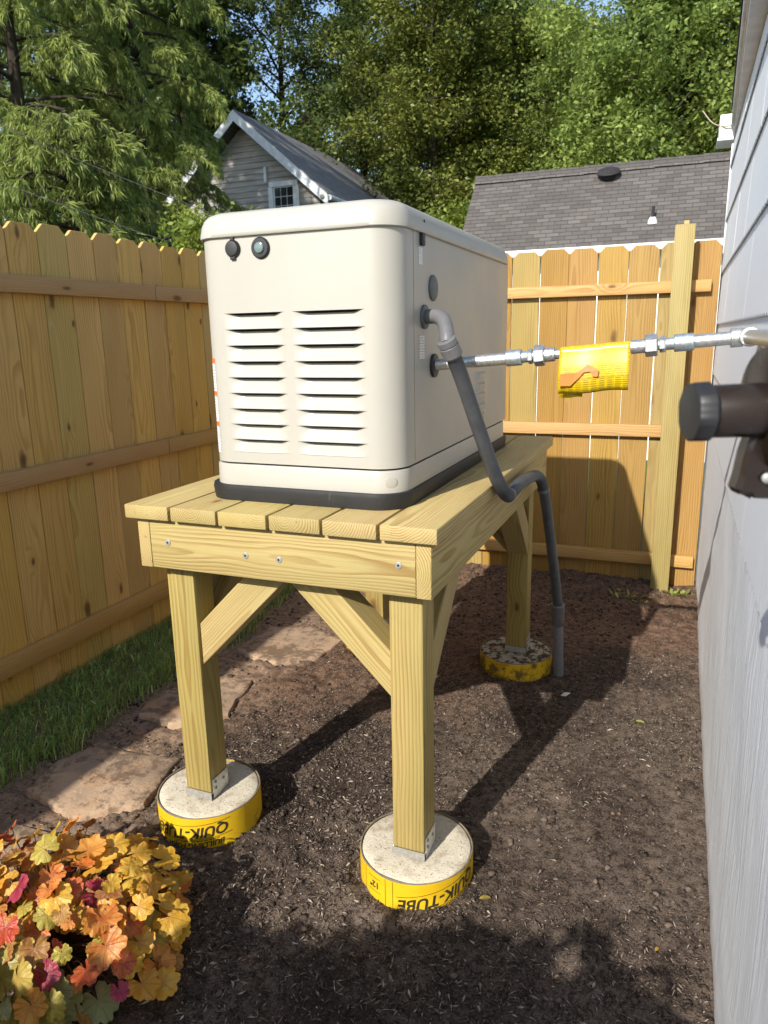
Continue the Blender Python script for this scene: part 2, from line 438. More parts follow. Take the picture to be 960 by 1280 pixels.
def heuch(name, c1, c2, vein):
    n = NT(name, 0.42, 0, 0.4)
    c = n.coord()
    rnd = n.orand()
    s = n.sep(c)
    rad = n.math('SQRT', n.math('ADD', n.math('MULTIPLY', s[0], s[0]), n.math('MULTIPLY', s[1], s[1])))
    ang = n.math('ARCTAN2', s[1], s[0])
    vv = n.smooth(n.math('ABSOLUTE', n.math('SINE', n.math('MULTIPLY', ang, 3.82))), 0.0, 0.16, 1, 0)
    pv = n.vadd(c, n.comb(n.math('MULTIPLY', rnd, 7.0), 0.0, 0.0))
    cc = n.mix(n.smooth(n.noise(pv, 32, 3), 0.35, 0.68), c1, c2)
    cc = n.mix(n.smooth(rad, 0.005, 0.03, 0.35, 0.0), cc, vein)
    cc = n.mix(n.math('MULTIPLY', vv, 0.14), cc, vein)
    hs = n.node('ShaderNodeHueSaturation')
    n.put(hs.inputs['Color'], cc)
    n.put(hs.inputs['Value'], n.math('ADD', 0.85, n.math('MULTIPLY', rnd, 0.3)))
    n.put(hs.inputs['Hue'], n.math('ADD', 0.488, n.math('MULTIPLY', n.math('FRACT', n.math('MULTIPLY', rnd, 9.7)), 0.026)))
    n.base(hs.outputs[0])
    tr = n.node('ShaderNodeBsdfTranslucent')
    n.put(tr.inputs[0], hs.outputs[0])
    mx = n.node('ShaderNodeMixShader'); mx.inputs[0].default_value = 0.28
    n.bump(n.math('SUBTRACT', n.noise(pv, 55, 3), n.math('MULTIPLY', vv, 0.35)), 0.8, 0.005)
    n.t.links.new(n.b.outputs[0], mx.inputs[1]); n.t.links.new(tr.outputs[0], mx.inputs[2])
    n.t.links.new(mx.outputs[0], n.out.inputs[0])
    M[name] = n.m
heuch('heuchera_gold', (0.64, 0.33, 0.030), (0.68, 0.42, 0.08), (0.42, 0.20, 0.05))
heuch('heuchera_orange', (0.62, 0.215, 0.040), (0.68, 0.31, 0.075), (0.40, 0.10, 0.04))
heuch('heuchera_red', (0.50, 0.085, 0.030), (0.56, 0.15, 0.05), (0.30, 0.04, 0.03))
heuch('heuchera_magenta', (0.34, 0.030, 0.065), (0.44, 0.07, 0.10), (0.20, 0.02, 0.03))
heuch('heuchera_olive', (0.40, 0.31, 0.055), (0.47, 0.37, 0.085), (0.32, 0.20, 0.06))
heuch('heuchera_bronze', (0.36, 0.16, 0.045), (0.46, 0.24, 0.07), (0.26, 0.09, 0.03))
heuch('heuchera_stalk', (0.16, 0.07, 0.03), (0.20, 0.11, 0.05), (0.16, 0.07, 0.03))
heuch('heuchera_pale', (0.34, 0.37, 0.14), (0.42, 0.44, 0.21), (0.40, 0.36, 0.15))

# yellow warning tag: printed lines are flat print
n = NT('tag_yellow', 0.28, 0, 0.5)
c = n.coord('UV')
s = n.sep(c)
ln = n.math('FRACT', n.math('MULTIPLY', s[1], 30.0))
word = n.noise(n.mapping(c, (70, 30, 1)), 1.0, 1)
colm = n.noise(n.mapping(c, (14, 4, 1)), 1.0, 0)
ink = n.math('MULTIPLY', n.math('MULTIPLY', n.math('GREATER_THAN', ln, 0.55), n.smooth(word, 0.44, 0.5)), n.smooth(colm, 0.36, 0.42))
blk = n.math('MULTIPLY', n.smooth(s[1], 0.04, 0.05), n.smooth(s[1], 0.26, 0.27, 1, 0))
ink2 = n.math('MULTIPLY', blk, n.math('GREATER_THAN', n.math('FRACT', n.math('MULTIPLY', s[0], 9.0)), 0.35))
rule = n.smooth(n.math('ABSOLUTE', n.math('SUBTRACT', s[1], 0.28)), 0.004, 0.007, 1, 0)
allink = n.math('MAXIMUM', n.math('MULTIPLY', ink, 0.55), n.math('MAXIMUM', n.math('MULTIPLY', n.math('MULTIPLY', ink2, n.math('GREATER_THAN', ln, 0.4)), 0.6), n.math('MULTIPLY', rule, 0.6)))
n.base(n.mix(allink, (0.60, 0.41, 0.009), (0.08, 0.055, 0.01)))
M['tag_yellow'] = n.m
# printed label
n = NT('label_print', 0.4)
c = n.coord('Generated')
s = n.sep(c)
ln = n.math('GREATER_THAN', n.math('FRACT', n.math('MULTIPLY', s[2], 9.0)), 0.5)
wd = n.smooth(n.noise(n.mapping(c, (3, 26, 9)), 1.0, 1), 0.46, 0.52)
n.base(n.mix(n.math('MULTIPLY', n.math('MULTIPLY', ln, wd), 0.75), (0.80, 0.80, 0.78), (0.12, 0.12, 0.14)))
M['label_print'] = n.m

# ------------------------------------------------------------------ mesh helpers
def empty(name, loc=(0, 0, 0)):
    o = bpy.data.objects.new(name, None)
    o.empty_display_size = 0.1
    COL.objects.link(o)
    o.location = loc
    return o

def tag(o, label=None, cat=None, group=None, kind=None):
    if label: o['label'] = label
    if cat: o['category'] = cat
    if group: o['group'] = group
    if kind: o['kind'] = kind
    return o

def wloc(o):
    v = Vector((0, 0, 0))
    while o is not None:
        v += Vector(o.location); o = o.parent
    return v

def mkmesh(name, verts, faces, mat=None, smooth=None, uvs=None):
    me = bpy.data.meshes.new(name)
    me.from_pydata([tuple(v) for v in verts], [], [tuple(f) for f in faces])
    if mat: me.materials.append(M[mat])
    me.update()
    if smooth is not None:
        me.shade_smooth()
        me.set_sharp_from_angle(angle=R(smooth))
    return me

def link(name, me, parent=None, loc=(0, 0, 0)):
    """loc is a world position (parents are never rotated unless noted)"""
    o = bpy.data.objects.new(name, me)
    COL.objects.link(o)
    o.parent = parent
    o.location = Vector(loc) - (wloc(parent) if parent else Vector((0, 0, 0)))
    return o

def mk(name, verts, faces, mat, parent=None, loc=(0, 0, 0), smooth=None):
    """verts in world space; object origin at loc"""
    L = Vector(loc)
    me = mkmesh(name, [Vector(v) - L for v in verts], faces, mat, smooth)
    return link(name, me, parent, loc)

def bm_obj(name, bm, mat, parent=None, loc=(0, 0, 0), smooth=None):
    me = bpy.data.meshes.new(name)
    bm.to_mesh(me); bm.free()
    me.materials.append(M[mat])
    if smooth is not None:
        me.shade_smooth(); me.set_sharp_from_angle(angle=R(smooth))
    return link(name, me, parent, loc)

def np_mesh(name, verts, faces, mat):
    """faces: (n,k) int array"""
    me = bpy.data.meshes.new(name)
    nv, nf, k = len(verts), len(faces), faces.shape[1]
    me.vertices.add(nv)
    me.vertices.foreach_set('co', np.ascontiguousarray(verts, dtype=np.float32).ravel())
    me.loops.add(nf * k)
    me.loops.foreach_set('vertex_index', np.ascontiguousarray(faces, dtype=np.int32).ravel())
    me.polygons.add(nf)
    me.polygons.foreach_set('loop_start', np.arange(0, nf * k, k, dtype=np.int32))
    me.materials.append(M[mat])
    me.update(calc_edges=True)
    return me

BOARDS = {}
def board_mesh(L, W, T, mat, bev=0.003, key=None):
    """chamfered board, length along local X, centred"""
    k = (round(L, 4), round(W, 4), round(T, 4), mat, bev)
    if k in BOARDS: return BOARDS[k]
    bm = bmesh.new()
    bmesh.ops.create_cube(bm, size=1.0)
    bmesh.ops.scale(bm, vec=(L, W, T), verts=bm.verts)
    if bev:
        bmesh.ops.bevel(bm, geom=list(bm.edges), offset=bev, segments=2, profile=0.5, affect='EDGES')
    me = bpy.data.meshes.new('board')
    bm.to_mesh(me); bm.free()
    me.materials.append(M[mat])
    me.shade_smooth(); me.set_sharp_from_angle(angle=R(40))
    BOARDS[k] = me
    return me

AX = {'x': Matrix.Identity(3), 'y': Matrix(((0, -1, 0), (1, 0, 0), (0, 0, 1))),
      'z': Matrix(((0, 1, 0), (0, 0, 1), (1, 0, 0)))}
def board(name, x0, x1, y0, y1, z0, z1, along, mat, parent, bev=0.003, face=None):
    """axis-aligned board given by its world box; grain along 'along'; face = axis of the thin side"""
    d = {'x': x1 - x0, 'y': y1 - y0, 'z': z1 - z0}
    others = [a for a in 'xyz' if a != along]
    thin = face or min(others, key=lambda a: d[a])
    wide = [a for a in others if a != thin][0]
    me = board_mesh(d[along], d[wide], d[thin], mat, bev)
    o = link(name, me, parent, ((x0 + x1) / 2, (y0 + y1) / 2, (z0 + z1) / 2))
    e = {'x': Vector((1, 0, 0)), 'y': Vector((0, 1, 0)), 'z': Vector((0, 0, 1))}
    bx, by = e[along], e[wide]
    o.rotation_euler = Matrix((bx, by, bx.cross(by))).transposed().to_euler()
    return o

def prism(name, poly, normal, depth, along, mat, parent, bev=0.002):
    """world polygon (list of 3D points, planar) extruded by depth along -normal; wood grain along 'along'"""
    nrm = Vector(normal).normalized(); bx = Vector(along).normalized(); by = nrm.cross(bx)
    B = Matrix((bx, by, nrm)).transposed()
    c = sum((Vector(p) for p in poly), Vector()) / len(poly)
    bm = bmesh.new()
    vs = [bm.verts.new(B.transposed() @ (Vector(p) - c)) for p in poly]
    f = bm.faces.new(vs)
    r = bmesh.ops.extrude_face_region(bm, geom=[f])
    bmesh.ops.translate(bm, vec=(0, 0, -depth), verts=[v for v in r['geom'] if isinstance(v, bmesh.types.BMVert)])
    bmesh.ops.recalc_face_normals(bm, faces=bm.faces)
    if bev:
        bmesh.ops.bevel(bm, geom=list(bm.edges), offset=bev, segments=1, affect='EDGES')
    o = bm_obj(name, bm, mat, parent, c)
    o.rotation_euler = B.to_euler()
    return o

def tube(name, pts, rad, mat, parent=None, seg=16, loc=None, caps=True, smooth=40):
    """sweep a circle along points; rad scalar or list"""
    pts = [Vector(p) for p in pts]
    rads = rad if isinstance(rad, (list, tuple)) else [rad] * len(pts)
    L = Vector(loc) if loc is not None else pts[0]
    verts, faces = [], []
    t0 = (pts[1] - pts[0]).normalized()
    ref = Vector((0, 0, 1)) if abs(t0.z) < 0.9 else Vector((1, 0, 0))
    a = t0.cross(ref).normalized()
    for i, p in enumerate(pts):
        t = (pts[min(i + 1, len(pts) - 1)] - pts[max(i - 1, 0)]).normalized()
        a = (a - t * a.dot(t)).normalized(); b = t.cross(a)
        for k in range(seg):
            w = 2 * math.pi * k / seg
            verts.append(p + (a * math.cos(w) + b * math.sin(w)) * rads[i])
    for i in range(len(pts) - 1):
        for k in range(seg):
            k2 = (k + 1) % seg
            faces.append((i * seg + k, i * seg + k2, (i + 1) * seg + k2, (i + 1) * seg + k))
    if caps:
        faces.append(tuple(range(seg))[::-1]); faces.append(tuple((len(pts) - 1) * seg + k for k in range(seg)))
    return mk(name, verts, faces, mat, parent, L, smooth)

def disc_stack(name, prof, origin, axis, mat, parent=None, seg=32, smooth=35, hexa=False):
    """lathe: prof = [(distance along axis, radius)]"""
    A = Vector(axis).normalized(); O = Vector(origin)
    pts = [O + A * d for d, _ in prof]
    ref = Vector((0, 0, 1)) if abs(A.z) < 0.9 else Vector((1, 0, 0))
    a = A.cross(ref).normalized(); b = A.cross(a)
    s = 6 if hexa else seg
    verts, faces = [], []
    for (d, r), p in zip(prof, pts):
        for k in range(s):
            w = 2 * math.pi * (k + 0.5) / s
            verts.append(p + (a * math.cos(w) + b * math.sin(w)) * r)
    for i in range(len(prof) - 1):
        for k in range(s):
            k2 = (k + 1) % s
            faces.append((i * s + k, i * s + k2, (i + 1) * s + k2, (i + 1) * s + k))
    faces.append(tuple(range(s))[::-1]); faces.append(tuple((len(prof) - 1) * s + k for k in range(s)))
    o = mk(name, verts, faces, mat, parent, O, smooth)
    bm = bmesh.new(); bm.from_mesh(o.data); bmesh.ops.recalc_face_normals(bm, faces=bm.faces); bm.to_mesh(o.data); bm.free()
    return o

def spline(pts, n=10):
    P = [Vector(p) for p in pts]
    P = [P[0] * 2 - P[1]] + P + [P[-1] * 2 - P[-2]]
    out = []
    for i in range(1, len(P) - 2):
        for k in range(n):
            t = k / n
            a, b, c, d = P[i - 1], P[i], P[i + 1], P[i + 2]
            out.append(0.5 * ((2 * b) + (c - a) * t + (2 * a - 5 * b + 4 * c - d) * t * t + (3 * b - 3 * c + d - a) * t ** 3))
    out.append(P[-2])
    return out

def rrect(x0, x1, y0, y1, r, n=8):
    out = []
    for cx, cy, a0 in ((x1 - r, y0 + r, -90), (x1 - r, y1 - r, 0), (x0 + r, y1 - r, 90), (x0 + r, y0 + r, 180)):
        for k in range(n + 1):
            a = R(a0 + 90 * k / n)
            out.append((cx + r * math.cos(a), cy + r * math.sin(a)))
    return out

def loft(name, tiers, mat, parent, loc, cap_top=True, cap_bot=True, n=8, smooth=35):
    """tiers: (z, x0, x1, y0, y1, r)"""
    verts, faces = [], []
    for (z, x0, x1, y0, y1, r) in tiers:
        verts += [(x, y, z) for x, y in rrect(x0, x1, y0, y1, r, n)]
    k = 4 * (n + 1)
    for i in range(len(tiers) - 1):
        for j in range(k):
            j2 = (j + 1) % k
            faces.append((i * k + j, i * k + j2, (i + 1) * k + j2, (i + 1) * k + j))
    if cap_bot: faces.append(tuple(range(k))[::-1])
    if cap_top: faces.append(tuple((len(tiers) - 1) * k + j for j in range(k)))
    return mk(name, verts, faces, mat, parent, loc, smooth)

def box(name, x0, x1, y0, y1, z0, z1, mat, parent=None, bev=0.0):
    bm = bmesh.new()
    bmesh.ops.create_cube(bm, size=1.0)
    bmesh.ops.scale(bm, vec=(x1 - x0, y1 - y0, z1 - z0), verts=bm.verts)
    if bev: bmesh.ops.bevel(bm, geom=list(bm.edges), offset=bev, segments=2, profile=0.5, affect='EDGES')
    return bm_obj(name, bm, mat, parent, ((x0 + x1) / 2, (y0 + y1) / 2, (z0 + z1) / 2))

def vnoise(x, y, scale, seed):
    """smooth value noise on numpy arrays, about -1..1"""
    rg = np.random.default_rng(seed)
    T = rg.uniform(-1, 1, (256, 256))
    u, v = x / scale + 500, y / scale + 500
    i, j = np.floor(u).astype(int), np.floor(v).astype(int)
    fu, fv = u - i, v - j
    fu = fu * fu * (3 - 2 * fu); fv = fv * fv * (3 - 2 * fv)
    g = lambda a, b: T[a % 256, b % 256]
    return (g(i, j) * (1 - fu) * (1 - fv) + g(i + 1, j) * fu * (1 - fv) + g(i, j + 1) * (1 - fu) * fv + g(i + 1, j + 1) * fu * fv)

G = -0.085
H = 0.9375
STONES = [  # outlines of the flagstones, and their names
    [(-0.62, -0.36), (-0.20, -0.42), (-0.14, -0.22), (-0.22, -0.09), (-0.44, -0.12), (-0.66, -0.20)],
    [(-0.56, 0.02), (-0.30, -0.02), (-0.12, 0.10), (-0.165, 0.22), (-0.19, 0.345), (-0.36, 0.335), (-0.53, 0.345), (-0.60, 0.20)],
    [(-0.54, 0.56), (-0.36, 0.53), (-0.20, 0.66), (-0.24, 0.80), (-0.27, 0.96), (-0.42, 0.93), (-0.53, 0.87), (-0.58, 0.70)],
    [(-0.52, 1.22), (-0.28, 1.14), (-0.10, 1.26), (-0.08, 1.50), (-0.30, 1.60), (-0.50, 1.50)],
]
def in_poly(x, y, poly):
    inside = np.zeros(np.shape(x), bool)
    n = len(poly)
    for i in range(n):
        x1, y1 = poly[i]; x2, y2 = poly[(i + 1) % n]
        c = ((y1 > y) != (y2 > y)) & (x < (x2 - x1) * (y - y1) / (y2 - y1 + 1e-12) + x1)
        inside ^= c
    return inside

def ground_z(x, y):
    x = np.asarray(x, float); y = np.asarray(y, float)
    z = 0.011 * vnoise(x, y, 0.33, 1) + 0.011 * vnoise(x, y, 0.11, 2) + 0.009 * vnoise(x, y, 0.045, 3) + 0.005 * vnoise(x, y, 0.021, 4)
    rough = np.clip(0.55 + 0.6 * vnoise(x, y, 0.6, 5), 0.2, 1.2)
    far = np.clip((y - 1.9) / 0.9, 0, 1)
    mound = 0.03 * np.clip((y - 2.2) / 0.6, 0, 1)
    lump = far * 0.032 * np.abs(vnoise(x, y, 0.16, 6))
    z = z * rough * (1 + 0.5 * far) + mound * 0.6 + lump
    for (px, py) in ((0.0923, 0.1374), (0.7666, 0.142), (0.7579, 1.4883), (0.09, 1.49)):
        d = np.hypot(x - px, y - py)
        z = z + 0.012 * np.exp(-((d - 0.19) / 0.05) ** 2)
    inst = np.zeros(x.shape, bool)
    for s in STONES: inst |= in_poly(x, y, s)
    z = np.where(inst, np.minimum(z, 0) * 0.3 - 0.012, z)
    return G + z

# ------------------------------------------------------------------ ground
xs = np.arange(-1.16, 1.535, 0.010); ys = np.arange(-2.4, 2.90, 0.010)
gx, gy = np.meshgrid(xs, ys)
gz = ground_z(gx, gy)
nx_, ny_ = len(xs), len(ys)
idx = np.arange(nx_ * ny_).reshape(ny_, nx_)
fc = np.stack([idx[:-1, :-1], idx[:-1, 1:], idx[1:, 1:], idx[1:, :-1]], -1).reshape(-1, 4)
me = np_mesh('soil_bed', np.stack([gx, gy, gz], -1).reshape(-1, 3), fc, 'soil')
me.shade_smooth()
soil = link('soil_bed', me)
tag(soil, 'dark bare soil bed under the wooden platform', None, kind='structure')
ground = mk('ground', [(-300, -300, G - 0.06), (300, -300, G - 0.06), (300, 300, G - 0.06), (-300, 300, G - 0.06)], [(0, 1, 2, 3)], 'lawn')
tag(ground, 'lawn and earth reaching to the horizon', None, kind='structure')

# chips and crumbs
def chips():
    n = 85000
    x = RNG.uniform(-0.75, 1.51, n * 2); y = RNG.uniform(-1.6, 2.82, n * 2)
    dens = np.clip(0.45 + 0.75 * vnoise(x, y, 0.34, 21) + 0.3 * vnoise(x, y, 0.1, 22), 0.08, 1)
    dens *= np.where(y > 1.3, 0.6, 1.0) * np.where(x < -0.12, 0.5, 1.0)
    inst = np.zeros(x.shape, bool)
    for s in STONES: inst |= in_poly(x, y, s)
    dens = np.where(inst, dens * 0.10, dens)
    near = np.clip(1.35 - 0.32 * y, 0.4, 1.6)
    k = RNG.random(n * 2) < dens * near
    x, y = x[k][:n], y[k][:n]
    n = len(x)
    big = RNG.random(n)
    ln = 0.005 + 0.022 * big ** 2.6 + 0.003 * RNG.random(n)
    bigc = (RNG.random(n) < np.where(y < 0.7, 0.075, 0.012))
    ln = np.where(bigc, RNG.uniform(0.014, 0.034, n), ln)
    wd = np.where(bigc, RNG.uniform(0.002, 0.0055, n), 0.0) + 0.0012 + 0.0030 * RNG.random(n) ** 1.5 + 0.003 * (RNG.random(n) > 0.94)
    th = wd * 0.45
    a = RNG.uniform(0, 2 * np.pi, n); pitch = RNG.normal(0, 0.22, n) * np.where(bigc, 0.5, 1.0)
    d = np.stack([np.cos(a) * np.cos(pitch), np.sin(a) * np.cos(pitch), np.sin(pitch)], -1)
    s = np.stack([-np.sin(a), np.cos(a), RNG.normal(0, 0.35, n)], -1)
    s /= np.linalg.norm(s, axis=1)[:, None]
    u = np.cross(d, s)
    c = np.stack([x, y, ground_z(x, y) + 0.0012 + 0.5 * ln * np.abs(np.sin(pitch))], -1)
    bend = (RNG.normal(0, 0.12, n) * ln)[:, None] * u
    L, W, T = ln[:, None], wd[:, None], th[:, None]
    v = np.stack([c - d * L * .5, c - d * L * .1 + s * W * .5 + bend, c - d * L * .1 - s * W * .5 + bend,
                  c + u * T + bend, c + d * L * .5], 1)
    f = np.array([(0, 2, 3), (0, 3, 1), (4, 3, 2), (4, 1, 3), (0, 1, 2), (4, 2, 1)])
    F = (f[None] + 5 * np.arange(n)[:, None, None]).reshape(-1, 3)
    return np_mesh('mulch', v.reshape(-1, 3), F, 'mulch_chip')
tag(link('mulch', chips()), 'shredded bark mulch and splinters scattered over the soil', None, kind='stuff')

def crumbs():
    n = 22000
    x = RNG.uniform(-0.7, 1.50, n); y = RNG.uniform(-1.4, 2.80, n)
    inst = np.zeros(x.shape, bool)
    for s in STONES: inst |= in_poly(x, y, s)
    k = (~inst | (RNG.random(n) < 0.12)) & (RNG.random(n) < np.clip(0.4 + 0.6 * vnoise(x, y, 0.3, 31) + 0.25 * (y > 1.5), 0.08, 1))
    x, y = x[k], y[k]; n = len(x)
    bm = bmesh.new(); bmesh.ops.create_icosphere(bm, subdivisions=1, radius=1)
    bv = np.array([v.co[:] for v in bm.verts]); bf = np.array([[v.index for v in f.verts] for f in bm.faces]); bm.free()
    r = 0.0025 + 0.008 * RNG.random(n) ** 3.5
    v = bv[None] * (r[:, None, None] * RNG.uniform(0.45, 1.5, (n, len(bv), 1)) * np.array([1, 1, 0.6]))
    v = v + np.stack([x, y, ground_z(x, y) + r * 0.25], -1)[:, None]
    F = (bf[None] + len(bv) * np.arange(n)[:, None, None]).reshape(-1, 3)
    return np_mesh('soil_crumbs', v.reshape(-1, 3), F, 'soil_crumb')
tag(link('soil_crumbs', crumbs()), 'small clods of earth lying on the soil', None, kind='stuff')

# flagstones
STONE_LABELS = ['tan flagstone behind the orange plant, nearest the camera', 'tan flagstone beside the left front pier',
                'tan flagstone by the grass, left of the shaded path', 'brown flagstone in shade under the far left of the platform']
for poly, lab in zip(STONES, STONE_LABELS):
    m = 14
    ring = []
    for i in range(len(poly)):
        a, b = Vector(poly[i]), Vector(poly[(i + 1) % len(poly)])
        for k in range(m // 2):
            p = a.lerp(b, k / (m // 2))
            ring.append((p.x, p.y))
    ring = np.array(ring); cen = ring.mean(0)
    ring = ring + 0.012 * np.stack([vnoise(ring[:, 0], ring[:, 1], 0.06, 41), vnoise(ring[:, 0], ring[:, 1], 0.06, 42)], -1)
    verts, faces = [], []
    levels = [(1.0, -0.05), (1.0, 0.008), (0.975, 0.013), (0.8, None), (0.55, None), (0.28, None)]
    k = len(ring)
    for s, h in levels:
        q = cen + (ring - cen) * s
        hh = 0.014 + 0.004 * vnoise(q[:, 0], q[:, 1], 0.09, 43) if h is None else np.full(k, h) + (0.003 * vnoise(q[:, 0], q[:, 1], 0.05, 44) if h > 0 else 0)
        verts += [(a, b, G + c) for (a, b), c in zip(q, hh)]
    for i in range(len(levels) - 1):
        for j in range(k):
            j2 = (j + 1) % k
            faces.append((i * k + j, i * k + j2, (i + 1) * k + j2, (i + 1) * k + j))
    verts.append((*cen, G + 0.014))
    for j in range(k):
        faces.append(((len(levels) - 1) * k + j, (len(levels) - 1) * k + (j + 1) % k, len(verts) - 1))
    o = mk('flagstone', verts, faces, 'flagstone', None, (*cen, G), 50)
    bm = bmesh.new(); bm.from_mesh(o.data); bmesh.ops.recalc_face_normals(bm, faces=bm.faces); bm.to_mesh(o.data); bm.free()
    tag(o, lab, 'flagstone', 'flagstones of the path')

# grass strip along the left fence
def grass():
    n = 34000
    x = RNG.uniform(-1.16, -0.40, n); y = RNG.uniform(-1.6, 2.85, n)
    edge = -0.66 + 0.07 * vnoise(x * 0, y, 0.35, 51) + 0.03 * vnoise(x * 0, y, 0.09, 52) + 0.10 * np.clip(-y + 0.45, 0, 1)
    prob = np.clip((edge - x) / 0.10 + 0.25, 0, 1)
    k = RNG.random(n) < prob
    x, y = x[k], y[k]; n = len(x)
    e = edge[k] - x
    ln = RNG.uniform(0.025, 0.055, n) * (1 + 0.9 * (np.abs(e - 0.04) < 0.07) * RNG.random(n))
    wd = RNG.uniform(0.0016, 0.0032, n)
    a = RNG.uniform(0, 2 * np.pi, n)
    lean = RNG.uniform(0.15, 0.9, n)
    dirx, diry = np.cos(a) + 0.35, np.sin(a) - 0.1
    nrm = np.hypot(dirx, diry) + 1e-6; dirx /= nrm; diry /= nrm
    b = np.stack([x, y, ground_z(x, y) - 0.004], -1)
    dv = np.stack([dirx, diry, np.zeros(n)], -1)
    sv = np.stack([-diry, dirx, np.zeros(n)], -1) * wd[:, None]
    up = np.array([0, 0, 1.0])
    L = ln[:, None]; le = lean[:, None]
    m1 = b + up * L * 0.55 + dv * L * le * 0.22
    m2 = b + up * L * 0.88 + dv * L * le * 0.62
    t = b + up * L * (1.02 - 0.25 * le) + dv * L * le * 1.15
    v = np.stack([b - sv, b + sv, m1 - sv * .9, m1 + sv * .9, m2 - sv * .6, m2 + sv * .6, t], 1)
    f = np.array([(0, 1, 3), (0, 3, 2), (2, 3, 5), (2, 5, 4), (4, 5, 6)])
    F = (f[None] + 7 * np.arange(n)[:, None, None]).reshape(-1, 3)
    return np_mesh('grass', v.reshape(-1, 3), F, 'grass_blade')
tag(link('grass', grass()), 'strip of green grass at the foot of the side fence', None, kind='stuff')

# ------------------------------------------------------------------ fences
def picket_mesh(L, W, T, mat, ear=0.032):
    h = L / 2; w = W / 2; t = T / 2
    out = [(-h, -w), (h - ear, -w), (h, -w + ear), (h, w - ear), (h - ear, w), (-h, w)]
    verts = [(a, b, t) for a, b in out] + [(a, b, -t) for a, b in out]
    faces = [(0, 1, 2, 3, 4, 5), (11, 10, 9, 8, 7, 6)]
    for i in range(6):
        j = (i + 1) % 6
        faces.append((i, i + 6, j + 6, j))
    me = mkmesh('picket', verts, faces, mat)
    bm = bmesh.new(); bm.from_mesh(me)
    bmesh.ops.recalc_face_normals(bm, faces=bm.faces)
    bmesh.ops.bevel(bm, geom=[e for e in bm.edges], offset=0.0012, segments=1, affect='EDGES')
    bm.to_mesh(me); bm.free()
    return me

side = empty('picket_fence', (-1.07, 0.4, G))
tag(side, 'dog-eared board fence in shade along the grass on the left', 'fence')
pm = picket_mesh(1.90, 0.149, 0.017, 'picket_wood_shade_lifted')
pmg = picket_mesh(1.90, 0.149, 0.017, 'picket_wood_green_shade_lifted')
PITCH = 0.1527
Bside = Matrix(((0, 0, 1), (0, 1, 0), (-1, 0, 0)))  # columns: local X,Y,Z in world
k0 = -29
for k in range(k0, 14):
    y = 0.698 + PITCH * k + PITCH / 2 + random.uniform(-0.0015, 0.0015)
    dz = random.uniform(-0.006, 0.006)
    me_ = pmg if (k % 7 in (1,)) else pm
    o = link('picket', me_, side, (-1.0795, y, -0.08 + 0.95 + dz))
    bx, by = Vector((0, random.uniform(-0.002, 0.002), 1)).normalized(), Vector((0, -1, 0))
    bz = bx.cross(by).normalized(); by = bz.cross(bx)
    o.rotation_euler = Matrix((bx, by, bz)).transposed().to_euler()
for (z0, z1) in ((1.548, 1.616), (0.802, 0.873), (0.070, 0.147)):
    for (ya, yb) in ((-3.6, -1.2), (-1.196, 1.50), (1.504, 2.80)):
        if z0 > 1 or True:
            board('rail', -1.070, -1.032, ya, yb, z0, z1, 'y', 'rail_wood', side, 0.003)
for yp in (-1.2, 1.50):
    board('fence_post', -1.190, -1.092, yp - 0.045, yp + 0.045, G - 0.05, 1.80, 'z', 'post_wood', side, 0.003)

back = empty('picket_fence', (0.3, 2.83, G))
tag(back, 'sunlit dog-eared board fence across the far end with a tall post', 'fence')
pb = [picket_mesh(1.885, 0.1530, 0.017, 'picket_wood_tan', 0.030), picket_mesh(1.885, 0.1530, 0.017, 'picket_wood_amber', 0.030), picket_mesh(1.885, 0.1530, 0.017, 'picket_wood_olive', 0.030)]
xk = 0.4195
edges = [0.418 + 0.1575 * i for i in range(-9, 8)]
kinds = {0: 2, 1: 0, 2: 0, 3: 1, 4: 1, 5: 2, 6: 0, -1: 0, -2: 2, -3: 0, -4: 1, -5: 0, -6: 0, -7: 2, -8: 0, -9: 0}
for i, e in enumerate(edges[:-1]):
    q = i - 9
    xc = e + 0.0785
    if q == 6: xc = 1.425
    if xc > 1.45: continue
    o = link('picket', pb[kinds[q]], back, (xc + random.uniform(-0.0015, 0.0015), 2.8285, -0.08 + 0.9425 + random.uniform(-0.004, 0.005)))
    bx, by = Vector((random.uniform(-0.0016, 0.0016), 0, 1)).normalized(), Vector((1, 0, 0))
    bz = bx.cross(by).normalized(); by = bz.cross(bx)
    o.rotation_euler = Matrix((bx, by, bz)).transposed().to_euler()
for (z0, z1, xe) in ((1.552, 1.612, 1.465), (0.787, 0.853, 1.275), (0.050, 0.117, 1.488)):
    board('rail', -1.02, xe, 2.782, 2.8195, z0, z1, 'x', 'rail_wood', back, 0.003)
board('fence_post', 1.272, 1.368, 2.684, 2.780, G - 0.1, 1.878, 'z', 'fence_post_wood', back, 0.003, face='y')
board('fence_post', -1.02, -0.93, 2.84, 2.93, G - 0.1, 1.83, 'z', 'post_wood', back, 0.003, face='y')
box('post_stub', 1.312, 1.336, 2.745, 2.768, 1.878, 1.902, 'deck_wood', back)

# ------------------------------------------------------------------ house on the right
house = empty('house', (1.512, 0.5, G))
tag(house, 'pale grey house wall of wavy-edged shingles along the right', 'house')
XW = 1.512
def rake_z(y): return 2.30 + 0 * y
CY = 2.885
YB = -2.6
